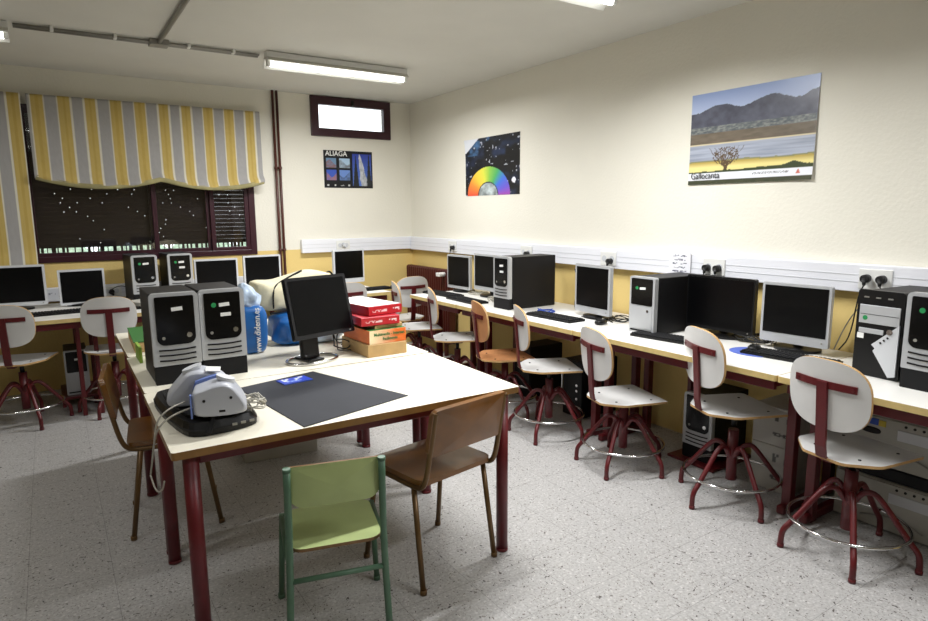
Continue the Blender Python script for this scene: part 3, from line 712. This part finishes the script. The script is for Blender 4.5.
# low shelves that carry the towers below the desks
t = thing('cpu_stand', 'low maroon tower shelf on the floor under the left desk', 'stand', (-3.345, -.43, 0))
MB().box(0, 0, .072, .24, .46, .022, .003).build('shelf', 'maroon', t)
for sx in (-1, 1):
    for sy in (-1, 1): MB().box(sx*.105, sy*.2, .031, .025, .025, .062).build('leg', 'maroon', t)
t = thing('cpu_stand', 'maroon upright stand with perforated post, under the black monitor desk', 'stand', (-.22, -3.93, 0))
MB().box(0, 0, .36, .05, .03, .70, .006).build('post', 'maroon', t)
for k in range(6): MB().cyl((0, -.0148, .2+k*.07), (0, -.0162, .2+k*.07), .008, n=10).build('post_hole', 'rubber', t)
MB().box(.02, -.14, .01, .40, .32, .018, .006).build('base_plate', 'maroon', t)
for o in (tA, tB): o.scale = (1, .87, 1)
# tower with the silver diamond plate
t = thing('computer_tower', 'black tower with grey drive bay and silver slanted plate, near the right edge', 'computer', (-.445, -5.025, .75), rad(-96), TG)
MB().box(0, .22, .19, .192, .41, .375, .01).build('casing', 'casing', t)
MB().prism(rrect(.195, .382, .012), 0, .03, M4=XY((0, .03, .193))).build('bezel', 'black', t)
MB().box(0, .0, .277, .17, .006, .082, .002).build('drive_bay', 'silver', t)
MB().box(0, -.0032, .277, .16, .001, .002).build('bay_slot', 'black', t)
MB().box(-.03, .0, .203, .105, .005, .022, .002).build('floppy_slot', 'silver', t)
MB().prism([(.088, .245), (.088, .02), (.06, .012), (-.012, .118), (-.004, .13), (-.02, .145)], 0, .008, M4=XY((0, .001, 0))).build('slanted_plate', 'lightgrey', t)
MB().cyl((.052, -.006, .21), (.052, -.011, .21), .0125, n=20).build('power_button', 'chrome', t)
for k in range(3): MB().box(.018+.014*k, -.0085, .158+.013*k, .007, .002, .009, ry=rad(-40)).build('indicator', 'black', t)
MB().cyl((-.058, -.003, .26), (-.058, -.0042, .26), .0105, n=18).build('sticker', 'green_dot', t, 'round green sticker')
MB().box(-.073, -.001, .178, .028, .002, .024).build('sticker', 'label', t, 'small white badge')
for k in range(3): MB().box(-.06+k*.05, -.001, .352, .02, .003, .006).build('front_port', 'conduit', t)

def make_monitor(label, W_, H_, loc, rz, frame='lightgrey', base='black', zb=.05, tilt=0., chin=.028, bez=.016, baser=.105, neckw=.05, ring=False, group='flat screen monitors', ly=0.):
    t = thing('monitor', label, 'monitor', loc, rz, group)
    Rm = Matrix.Translation((0, 0, zb+H_/2)) @ Matrix.Rotation(tilt, 4, 'X') @ Matrix.Translation((0, 0, 0))
    hb = MB()
    hb.prism(rrect(W_, H_, .008), 0, .028, M4=Rm @ XY((0, .0, 0)))
    hb.build('screen_frame', frame, t)
    MB().prism(rrect(W_-.01, H_-.01, .01), 0, -.022, taper=.8, M4=Rm @ XY((0, .0, 0))).build('rear_housing', 'black' if frame != 'lightgrey' else 'lightgrey', t)
    MB().box(0, -.029, (chin-bez)/2, W_-2*bez, .003, H_-bez-chin, M4=Rm).build('screen', 'screen', t)
    MB().cyl(Rm @ Vector((W_/2-.03, -.028, -H_/2+chin/2)), Rm @ Vector((W_/2-.03, -.031, -H_/2+chin/2)), .004, n=12).build('power_button', 'conduit', t)
    if ring:
        MB().tube([(-.045+cos(2*pi*i/40)*.135, .0+sin(2*pi*i/40)*.10, .008) for i in range(40)], (.007, .007), closed=True).build('base_ring', 'chrome', t)
        MB().box(-.04, .035, .10, .10, .03, .19, .008, rx=rad(-6)).box(-.045, .03, .008, .09, .14, .012, .003).build('neck', 'black', t)
    else:
        MB().plate(sellipse(baser*2.2, baser*1.8, .95, 32), .014, lambda x, y, z: (x, y+.035, z+.008+.012*max(0, 1-(x*x+y*y)/(baser*baser)))).build('base', base, t)
        MB().box(0, .045, (zb+.1)/2, neckw, .03, zb+.1, .006).build('neck', 'black', t)
    return t
R90 = rad(-90)
make_monitor('silver monitor at the far end of the right desk row', .36, .31, (-.285, -1.44, .75), R90+rad(2), zb=.03, frame='silver')
make_monitor('monitor partly hidden behind the side on tower', .36, .315, (-.285, -1.88, .75), R90, zb=.055, frame='silver', chin=.035)
make_monitor('silver square monitor over the papers, middle of the right row', .355, .335, (-.33, -3.20, .75), R90+rad(-4), zb=.035, frame='silver', chin=.045, bez=.018)
make_monitor('large all black monitor on the right wall desk', .435, .315, (-.20, -4.09, .75), R90+rad(1), zb=.04, frame='black', chin=.02, bez=.012, baser=.12)
make_monitor('silver framed monitor between the black monitor and the black tower', .348, .315, (-.215, -4.54, .75), R90+rad(4), zb=.04, frame='silver', chin=.05, bez=.014)
make_monitor('pale monitor alone on the back wall desk under the short trunking', .345, .33, (-.985, -.46, .75), rad(8), zb=.045, chin=.045)
make_monitor('white framed monitor at the left edge on the back wall desk', .42, .315, (-3.695, -.33, .75), rad(-3), zb=.035, chin=.03)
make_monitor('small white framed monitor, second from the left edge', .325, .285, (-3.245, -.33, .75), rad(3), zb=.012, chin=.022)
make_monitor('white framed monitor just above the tower pair on the back wall desk', .375, .31, (-2.195, -.30, .75), 0, zb=.02)
make_monitor('white framed monitor before the brown pipes', .35, .32, (-1.785, -.30, .75), rad(3), zb=.025)
make_monitor('black monitor on a chrome ring stand in the middle of the tables', .36, .305, (-2.337, -3.27, .75), rad(15.5), 'bezel', zb=.117, tilt=rad(-13.9), chin=.022, bez=.016, ring=True)

# keyboards: plate, key block in rows
def make_keyboard():
    t = thing('keyboard', '', 'keyboard')
    MB().prism(rrect(.44, .155, .012), 0, .014).build('keyboard_case', 'black', t)
    b = MB()
    for r_ in range(6):
        for c_ in range(21):
            if c_ in (15, 17) and r_ not in (0,): pass
            b.box(-.203+c_*.0203, .052-r_*.0225, .017, .0165, .017, .008, .002, seg=1)
    b.build('keys', 'blackm', t)
    return t
kb = make_keyboard(); KG = 'black keyboards on the desks'
kbs = [(-.56, -3.05, .7532, -88, 'black keyboard before the silver square monitor'), (-.50, -3.97, .75, -83, 'black keyboard between the tower and the second nearest stool'),
       (-.40, -4.62, .75, -84, 'black keyboard before the silver framed monitor near the right edge'), (-.58, -1.98, .75, -92, 'black keyboard before the monitor hidden by the side on tower'),
       (-.53, -1.52, .75, -86, 'black keyboard at the far end of the right desk row'), (-.92, -.80, .75, 4, 'black keyboard on the back wall desk beyond the red boxes'),
       (-3.42, -.72, .75, 6, 'black keyboard on the left desk between the two monitors'), (-3.05, -.76, .75, -4, 'black keyboard at the back wall behind the second stool from left')]
for i, (x, y, z, d, lab) in enumerate(kbs): place(kb if i == 0 else copy_tree(kb), lab, (x, y, z), rad(d), KG)
def make_mouse():
    t = thing('mouse', '', 'mouse')
    MB().lump((0, 0, .016), (.06, .10, .036), p=.75, amp=0, n=20, m=10, fn=lambda x, y, z: (x, y, max(z, -.016))).build('mouse_body', 'black', t)
    MB().cyl((-.004, -.025+.05, .031), (.004, -.025+.05, .031), .008, n=12).build('scroll_wheel', 'conduit', t)
    return t
ms = make_mouse(); MG = 'black computer mice'
mss = [(-.47, -3.40, .75, -80, 'black mouse right of the papers and keyboard'), (-.40, -4.43, .7535, -70, 'black mouse on the blue mouse pad'),
       (-.66, -.83, .75, 10, 'mouse beside the keyboard on the back wall desk'), (-3.20, -.90, .75, 0, 'mouse on the left desk below the small monitor')]
for i, (x, y, z, d, lab) in enumerate(mss): place(ms if i == 0 else copy_tree(ms), lab, (x, y, z), rad(d), MG)
o = MB().prism(sellipse(.20, .24, .9, 32), 0, .0035).build('mouse_pad', 'padblue'); o.location = (-.42, -4.44, .75); tag(o, 'blue oval mouse pad on the right row', 'mouse pad')
o = MB().prism(rrect(.27, .52, .01), 0, .003).build('paper_sheet', ['paper', 'padblue']); o.location = (-.555, -3.06, .75); o.rotation_euler.z = rad(2); tag(o, 'white desk pad with blue edge under the keyboard', 'desk pad')
o = MB().prism(rrect(.21, .30, .003), 0, .002).build('paper_sheet', 'paper'); o.location = (-.30, -2.93, .75); o.rotation_euler.z = rad(14); tag(o, 'loose white papers behind the keyboard beside the side on tower', 'paper')

# ------------------------------------------------------------------ plugs and cables
def plug(label, x, y, z, rz, path, m='cable', big=True, r=.0035):
    t = thing('power_plug', label, 'plug', (x, y, z), rz)
    MB().cyl((0, 0, 0), (0, -.035, 0), .021, .019, n=18).cyl((0, -.03, 0), (.008, -.045, -.03), .012, .007, n=12).build('plug_body', m, t)
    MB().tube([(.008, -.045, -.03)]+path, r, n=8, smooth_path=2).build('cord', m, t)
yr = -.0675
for lab, y, z, pth, mm in (('black plug above the farthest right row monitor', -.98, 1.13, [(.0, -.05, -.08), (0, -.03, -.25), (.02, -.03, -.38)], 'cable'),
        ('black plug in the trunking above the side on tower', -2.15, 1.13, [(0, -.05, -.08), (0, -.04, -.25), (.0, -.02, -.38)], 'cable'),
        ('black plug hanging right of the silver square monitor, cord down the wall', -3.09, 1.125, [(.02, -.05, -.10), (.03, -.02, -.22), (.04, -.02, -.372), (.02, -.10, -.374), (.14, -.22, -.372), (.02, -.30, -.372)], 'cable'),
        ('left black plug above the large black monitor', -3.89, 1.135, [(-.01, -.05, -.08), (-.02, -.04, -.3), (-.02, -.05, -.37)], 'cable'),
        ('right black plug above the large black monitor', -3.965, 1.135, [(.03, -.05, -.06), (.05, -.04, -.3), (.08, -.05, -.37)], 'cable'),
        ('left black plug above the black tower near the right edge', -4.795, 1.145, [(-.01, -.05, -.08), (-.04, -.03, -.3), (-.08, -.05, -.37)], 'cable'),
        ('right black plug above the black tower near the right edge', -4.865, 1.145, [(.03, -.05, -.06), (.03, -.04, -.3), (.03, -.05, -.37)], 'cable')):
    plug(lab, yr, y, z, R90, pth, mm)
plug('black plug in the low trunking right of the small white monitor', -3.02, -.065, .82, 0, [(-.04, -.05, .0), (.06, -.06, .06), (.14, -.05, .02), (.10, -.04, -.06)])
plug('white plug in the short back wall trunking above the lone monitor', -.86, -.067, 1.15, 0, [(-.02, -.04, -.06), (-.03, -.05, -.2), (-.02, -.1, -.38)], 'lightgrey')
def tangle(name, label, c, size, n, seed, m='cable', r=.0035, k=9):
    rnd = random.Random(seed); b = MB()
    for q in range(n):
        p = Vector((c[0]+rnd.uniform(-.5, .5)*size[0], c[1]+rnd.uniform(-.5, .5)*size[1], c[2]+rnd.uniform(.0, 1)*size[2])); pts = []
        a = rnd.uniform(0, 6)
        for i in range(k):
            a += rnd.uniform(.3, 1.3); pts.append((c[0]+cos(a)*size[0]*rnd.uniform(.25, .5), c[1]+sin(a)*size[1]*rnd.uniform(.25, .5), c[2]+r+size[2]*rnd.random()**2))
        b.tube(pts, r, n=6, smooth_path=2)
    o = b.build(name, m); return tag(o, label, 'cable', kind='stuff')
tangle('cable_tangle', 'loose black cables looping up behind the side on tower', (-.10, -2.86, .75), (.12, .22, .36), 3, 2)
tangle('cable_tangle', 'pile of black cables beneath the large black monitor', (-.16, -4.28, .75), (.2, .36, .07), 6, 5)
tangle('cable_tangle', 'black cable coiled right of the silver square monitor base', (-.27, -3.40, .75), (.2, .26, .03), 3, 8)
tangle('cable_tangle', 'cables lying between the two farthest right row monitors', (-.25, -1.68, .75), (.2, .3, .03), 4, 11, 'wcable')
tangle('cable_tangle', 'cables lying before the monitor hidden by the side on tower', (-.36, -2.15, .75), (.2, .3, .03), 4, 14, 'wcable')
tangle('cable_tangle', 'blue cable coil left of the papers on the right row', (-.42, -2.80, .75), (.16, .18, .02), 3, 21, 'bluest')
tangle('cable_tangle', 'black cable curled behind the chrome ring stand', (-2.13, -3.12, .75), (.2, .16, .09), 3, 25)
tangle('cable_tangle', 'pale cable on the back wall desk below the lone monitor', (-.98, -.62, .75), (.16, .12, .05), 3, 31, 'wcable')
o = MB().tube([(-.085, -4.84, 1.09), (-.09, -4.78, 1.0), (-.03, -4.70, .9), (-.05, -4.66, .76)], .003, smooth_path=2).build('thin_cable', 'conduit'); tag(o, 'thin grey cable dropping down the wall left of the black tower', 'cable')

# ------------------------------------------------------------------ things on the centre tables
o = MB()
o.prism([(-2.823, -3.598), (-2.753, -4.226), (-2.277, -4.10), (-2.46, -3.505)], .7503, .7535)
tag(o.build('desk_mat', 'navy'), 'dark rubber mat lying askew on the near table', 'mat')
def cardart(u, v):
    if .08 < u < .9 and scrib(u, v, .1, .88, .68, .5, 9, 2): return C('e4ecff')
    if scrib(u, v, .1, .7, .3, .2, 8, 5): return C('9ab6f0')
    return C('2a46c0')
t = thing('card_pack', 'small blue and white card packet on the dark mat', 'card', (-2.585, -3.62, .7535), rad(8))
MB().box(0, 0, .002, .135, .085, .004, .0005).build('packet', 'bluest', t)
art_sheet('printed_face', .13, .08, 40, 26, cardart, t, Matrix.Translation((-.065, -.04, .0042)) @ Matrix.Rotation(-pi/2, 4, 'X'), thick=.0006)
# black laptop case
t = thing('laptop_case', 'black laptop and case lying at the left corner of the near table', 'laptop', (-3.01, -3.86, .75))
O2 = [(-.12, .29), (-.15, .20), (-.115, -.22), (-.06, -.275), (.115, -.255), (.15, -.19), (.15, .10), (.06, .28)]
def rnd_poly(P, k=2):
    for _ in range(k):
        Q = []
        for i in range(len(P)):
            a, b_ = P[i], P[(i+1) % len(P)]; Q += [(a[0]*.75+b_[0]*.25, a[1]*.75+b_[1]*.25), (a[0]*.25+b_[0]*.75, a[1]*.25+b_[1]*.75)]
        P = Q
    return P
MB().prism(rnd_poly(O2), .002, .02, taper=1.0).prism(rnd_poly(O2), .02, .045, taper=.93).build('case_body', 'black', t)
MB().prism([(x*.8, y*.78) for x, y in rnd_poly(O2)], .045, .058).build('lid', 'gloss', t)
MB().tube([(x*.985, y*.985, .02) for x, y in rnd_poly(O2)], .004, closed=True, n=6).build('zip', 'rubber', t)
MB().tube([(.10, -.17, .06), (.02, -.20, .062), (-.02, -.25, .045), (-.04, -.285, .015)], (.009, .003), smooth_path=2).build('strap', 'blackm', t)
for k in range(3): MB().box(.05+.03*k, -.262+.004*k, .024, .016, .004, .008).build('port', 'conduit', t)
# projector: two rounded halves with a blue seam
t = thing('projector', 'pale grey twin bodied projector with blue seams on the black laptop', 'projector', (-3.085, -4.10, .809), rad(-14))
def half(x0, y0, prof, d_, name, rz=0.):
    m4 = Matrix.Translation((x0, y0, 0)) @ Matrix.Rotation(rz, 4, 'Z')
    P = rnd_poly(prof, 2); cx = sum(p[0] for p in P)/len(P); cz = sum(p[1] for p in P)/len(P); b = MB(); rows = []
    for u, k in ((0, .86), (.03, .93), (.09, .985), (.2, 1), (.8, 1), (.93, .985), (.98, .93), (1, .86)):
        rows.append([b.bm.verts.new(m4 @ Vector((cx+(x-cx)*k, u*d_, max(.0, cz+(z-cz)*k)))) for x, z in P])
    for A, B in zip(rows, rows[1:]):
        for q in range(len(P)):
            f = b.bm.faces.new([A[q], A[(q+1) % len(P)], B[(q+1) % len(P)], B[q]]); f.smooth = True
    b.bm.faces.new(rows[0][::-1]); b.bm.faces.new(rows[-1])
    return b.build(name, 'pgrey', t)
half(.0, 0, [(0, -.004), (-.002, .04), (-.004, .085), (.02, .092), (.085, .112), (.125, .102), (.152, .065), (.17, .03), (.168, -.004)], .125, 'front_body')
half(-.065, .150, [(.0, -.004), (-.034, .012), (-.028, .042), (.01, .085), (.04, .118), (.075, .125), (.13, .108), (.18, .08), (.185, -.004)], .13, 'rear_body', rad(4))
MB().prism(rnd_poly([(-.008, 0), (-.008, .09), (.03, .104), (.09, .118), (.10, .08), (.03, .07), (.02, 0)], 1), .126, .150, M4=Matrix(((1, 0, 0, 0), (0, 0, 1, 0), (0, 1, 0, 0), (0, 0, 0, 1)))).build('blue_seam', 'pblue', t, 'blue seam band')
MB().bar([(-.006, .012, .0), (-.006, .012, .080)], .018, .005, (0, 1, 0)).build('blue_seam', 'pblue', t, 'blue edge band')
MB().box(.06, .19, .121, .05, .07, .004, .001, ry=rad(6)).build('label_plate', 'label', t)
MB().plate(sellipse(.060, .056, 1), .014, lambda x, y, z: (x+.105, y+.075, z+.112-.35*x)).build('foot_pad', 'lightgrey', t)
MB().plate(sellipse(.066, .060, 1), .014, lambda x, y, z: (x-.012, y+.215, z+.124+.35*x)).build('foot_pad', 'lightgrey', t)
for x, z in ((.035, .058), (.12, .062)): MB().cyl((x, .003, z), (x, -.002, z), .005, n=10).build('screw', 'rubber', t)
MB().cyl((-.04, .166, .06), (-.04, .162, .06), .005, n=10).build('screw', 'rubber', t)
MB().box(.09, .001, .018, .02, .004, .008, .001).build('cable_slot', 'rubber', t)
b = MB()
b.tube([(-3.09, -3.98, .84), (-3.15, -4.02, .835), (-3.19, -4.02, .80), (-3.20, -3.99, .70), (-3.20, -3.88, .60), (-3.20, -3.80, .53), (-3.20, -3.84, .56), (-3.20, -3.96, .68), (-3.195, -4.05, .78), (-3.15, -4.06, .822), (-3.06, -4.05, .84)], .003, smooth_path=3, n=8)
b.tube([(-3.20, -3.80, .53), (-3.195, -3.90, .50), (-3.19, -4.04, .56), (-3.185, -4.06, .60)], .003, smooth_path=2, n=8)
tag(b.build('projector_cable', 'wcable'), 'pale projector cable looping over the left edge of the near table', 'cable')
tangle('cable_coil', 'pale cable bundle at the right end of the projector', (-2.875, -4.02, .79), (.12, .15, .05), 6, 41, 'wcable', r=.003)

# cartons
def carton(label, cx, cy, z0, W_, D_, H_, rz, side, top, name='carton'):
    t = thing(name, label, 'box', (cx, cy, z0), rz)
    MB().box(0, 0, H_/2, W_, D_, H_-.001, .002, seg=1).build('box_body', side, t)
    if top: MB().box(0, 0, H_-.0005, W_-.004, D_-.004, .001).build('lid', top, t)
    return t
RZ = rad(0)
t = carton('plain brown cardboard box at the bottom of the stack behind the monitor', -2.02, -3.235, .75, .225, .33, .065, rad(1), 'card', None)
t = carton('orange and cream carton second from the bottom of the stack', -2.015, -3.235, .815, .215, .31, .072, rad(2), 'orangebox', 'greenbox')
art_sheet('printed_front', .213, .07, 40, 14, lambda u, v: lerp(C('e8d6ac'), C('de6f2e'), min(1, max(0, u*1.5+.3*fbm(u*6, v*4, 3)-.25))), t, Matrix.Translation((-.1065, -.1553, .001)), thick=.0006)
text('Multimedia - Internet', .022, 'tgreen', t, Matrix.Translation((.008, -.1572, .042)) @ Matrix.Rotation(pi/2, 4, 'X'), align='CENTER', sx=.95, bold=.0004)
text('Facilmente', .021, 'tgreen', t, Matrix.Translation((.012, -.1572, .018)) @ Matrix.Rotation(pi/2, 4, 'X'), align='CENTER', sx=.95, bold=.0004)
t = carton('small grey brown box wedged between the orange and red cartons', -2.0, -3.22, .8875, .17, .28, .02, rad(5), 'card', None)
def redart(u, v):
    if scrib(u, v, .1, .55, .45, .3, 16, 3): return C('e8c8c8')
    if scrib(u, v, .72, .92, .5, .3, 6, 6): return C('f0dcdc')
    return C('b41f28')
t = carton('red carton lower of the two red ones on the stack', -2.03, -3.20, .9077, .215, .34, .046, rad(-3), 'red', None)
art_sheet('printed_end', .21, .04, 60, 14, redart, t, Matrix.Translation((-.105, -.1703, .003)), thick=.0006)
t = carton('red carton with white lid on top of the stack', -2.02, -3.13, .954, .205, .39, .05, rad(9), 'red', 'paper')
art_sheet('printed_end', .21, .044, 60, 14, redart, t, Matrix.Translation((-.105, -.2003, .003)), thick=.0006)

# plastic bag with web address
t = thing('plastic_bag', 'upright blue plastic bag with white web address and white top', 'bag', (-2.58, -2.90, .75))
MB().lump((0, 0, .128), (.155, .17, .256), p=.45, amp=.04, seed=3, n=32, m=18).build('bag_body', 'blue', t)
MB().lump((-.005, 0, .30), (.125, .13, .15), p=.9, amp=.22, seed=9, n=28, m=14, fn=lambda x, y, z: (x*(1-.5*max(0, z)/.075)-.25*max(0, z), y, z)).build('bag_top', 'whitebag', t, 'crumpled white top')
text('www.didenn.es', .042, 'label', t, Matrix.Translation((.018, -.0885, .008)) @ Matrix.Rotation(rad(88), 4, 'Y') @ Matrix.Rotation(pi/2, 4, 'X') @ Matrix.Rotation(pi, 4, 'Z') , sx=.95, bold=.0006) if 0 else \
    text('www.didenn.es', .044, 'label', t, Matrix(((0, -1, 0, .028), (0, 0, -1, -.089), (1, 0, 0, .010), (0, 0, 0, 1))), sx=.88, bold=.0005)
t = thing('plastic_bag', 'blue and white plastic bag lying under the cream bag, behind the monitor', 'bag', (-2.24, -2.78, .75))
MB().lump((0, 0, .09), (.40, .26, .19), p=.6, amp=.12, seed=5, n=32, m=16).build('bag_body', 'blue', t)
MB().lump((.08, -.075, .07), (.22, .16, .14), p=.7, amp=.12, seed=6, n=28, m=14).build('bag_front', 'whitebag', t, 'pale front fold')
t = thing('cloth_bag', 'cream cloth bag with thin black strap, piled behind the centre monitor', 'bag', (-2.26, -2.66, .93), rad(-2))
MB().lump((0, 0, .10), (.47, .32, .185), p=.36, amp=.06, seed=8, n=40, m=22, fn=lambda x, y, z: (x, y, z+.03*x*(1 if z > 0 else 0)*1.2+.02*sin(x*14)*(1 if z > 0 else 0) - (.10*max(0, x+.02) if z < 0 else 0)*-0)).build('bag_body', 'cream', t)
MB().tube([(-.16, -.163, .03), (-.16, -.163, .10), (-.145, -.15, .150), (-.10, -.10, .168), (-.04, -.04, .184), (.02, .0, .203), (.07, .05, .212)], (.007, .004), smooth_path=2).tube([(-.18, -.15, -.0), (-.05, -.165, .02), (.1, -.165, .0)], (.007, .004), smooth_path=2).build('strap', 'blackm', t)
MB().tube([(.16, -.10, .20), (.21, -.05, .215), (.245, -.02, .17)], (.006, .004), smooth_path=2).build('strap', 'blackm', t)
t = thing('document_box', 'narrow green topped box beside the left tower of the pair', 'box', (-3.055, -2.32, .75), rad(-2))
MB().box(0, 0, .028, .085, .50, .054, .002).build('box_body', 'card', t); MB().box(0, 0, .0575, .09, .505, .006, .002).build('lid', 'greenbox', t)
o = MB().box(-3.105, -2.76, .79, .014, .17, .08, .002).build('green_folder', mat('lime_card', '86a83a', .6)); tag(o, 'upright lime green folder edge left of the tower pair', 'folder')
o = MB().box(-2.32, -.9, .765, .22, .3, .03, .003, rz=rad(20)).build('paper_pack', 'card'); tag(o, 'flat cardboard packet on the back wall desk behind the left tower', 'packet')
o = MB().box(-2.86, -.72, .775, .16, .22, .05, .003, rz=rad(30)).build('small_carton', 'wcarton'); tag(o, 'small pale carton on the back wall desk left of the tower pair', 'box')

# ------------------------------------------------------------------ under the desks
t = carton('white flat box on the floor under the middle table', -2.34, -2.42, 0, .44, .34, .24, rad(-6), 'wcarton', None, 'storage_box')
def make_pc():
    t = thing('desktop_computer', '', 'computer')
    MB().box(0, .135, .12, .46, .265, .236, .006).build('casing', 'beige', t)
    MB().box(0, -.004, .12, .45, .012, .225, .004).build('front_panel', 'beige', t)
    MB().box(.09, -.012, .17, .16, .006, .05, .002).build('drive_slot', 'lightgrey', t)
    for k in range(4): MB().cyl((.04+.035*k, -.009, .215), (.04+.035*k, -.0125, .215), .006, n=12).build('port', 'rubber', t)
    MB().lump((-.10, -.011, .165), (.085, .02, .03), amp=0, p=.8).build('handle_recess', 'rubber', t)
    MB().tube([(-.1, -.014, .05), (.05, -.018, .09), (.16, -.016, .05)], .004, n=6, smooth_path=2).build('panel_groove', 'conduit', t)
    return t
pc = make_pc(); PG = 'stacked beige desktop machines under the right edge desk'
place(pc, 'beige desktop machine on the floor, lower of the near stack', (-.30, -5.07, .0), R90, PG)
p2 = place(copy_tree(pc), 'beige machine with blue and yellow sticker, top of the near stack', (-.30, -5.08, .303), R90, PG)
MB().box(-.10, -.0118, .208, .06, .002, .03).build('sticker', 'bluest', p2, 'blue sticker'); MB().box(-.055, -.0118, .206, .03, .002, .028).build('sticker', 'yellowst', p2, 'yellow sticker')
p3 = place(copy_tree(pc), 'beige desktop machine on the floor at the right edge', (-.30, -5.56, .0), R90, PG)
p4 = place(copy_tree(pc), 'beige desktop machine top of the stack at the right edge', (-.30, -5.56, .303), R90, PG)
for yy, lab in ((-5.075, 'dark board between the two beige machines of the near stack'), (-5.56, 'dark board between the beige machines at the right edge')):
    o = MB().box(-.165, yy, .2695, .25, .45, .058, .004).build('spacer_board', 'casing'); tag(o, lab, 'board')
t = carton('white printed carton on the floor behind the second stool, lower one', -.18, -4.52, 0, .22, .30, .25, R90, 'wcarton', None, 'storage_box')
def cprint(u, v): return C('4a4844') if scrib(u, v, .55, .95, .75, .18, 7, 2) or scrib(u, v, .5, .9, .3, .1, 7, 4) else C('b4b1a8')
art_sheet('printed_face', .21, .24, 30, 30, cprint, t, Matrix.Translation((-.105, -.1505, .005)), thick=.0006)
t = carton('white printed carton stacked on another behind the second stool', -.18, -4.52, .2505, .22, .30, .21, R90, 'wcarton', None, 'storage_box')
art_sheet('printed_face', .21, .20, 30, 30, cprint, t, Matrix.Translation((-.105, -.1505, .005)), thick=.0006)
t = thing('computer_tower', 'black tower with chrome corner handle on the floor behind the fourth stool', 'computer', (-.33, -3.02, 0), R90)
MB().box(0, .2, .21, .2, .42, .42, .01).build('casing', 'casing', t); MB().box(0, -.015, .21, .2, .02, .42, .01).build('bezel', 'black', t)
MB().tube([(-.08, -.03, .16), (-.08, -.05, .16), (-.08, -.05, .40), (.0, -.05, .40), (.0, -.03, .40)], .006, n=8, smooth_path=1).build('handle', 'chrome', t)
for z in (.14, .2, .24): MB().cyl((.05, -.026, z), (.05, -.030, z), .01, n=12).build('front_light', 'chrome', t)
t = thing('computer_tower', 'dark tower on the floor behind the orange stool, with painted highlights', 'computer', (-.32, -2.42, 0), R90)
MB().box(0, .2, .21, .2, .42, .42, .01).build('casing', 'casing', t); MB().box(0, -.015, .21, .2, .02, .42, .01).build('bezel', 'black', t)
for x, z in ((-.05, .30), (-.03, .27), (-.035, .245)): MB().box(x, -.0262, z, .02, .002, .025, ry=rad(20)).build('sticker', 'label', t, 'small white painted highlight')  # pale slips imitate white highlights reflected on the dark front
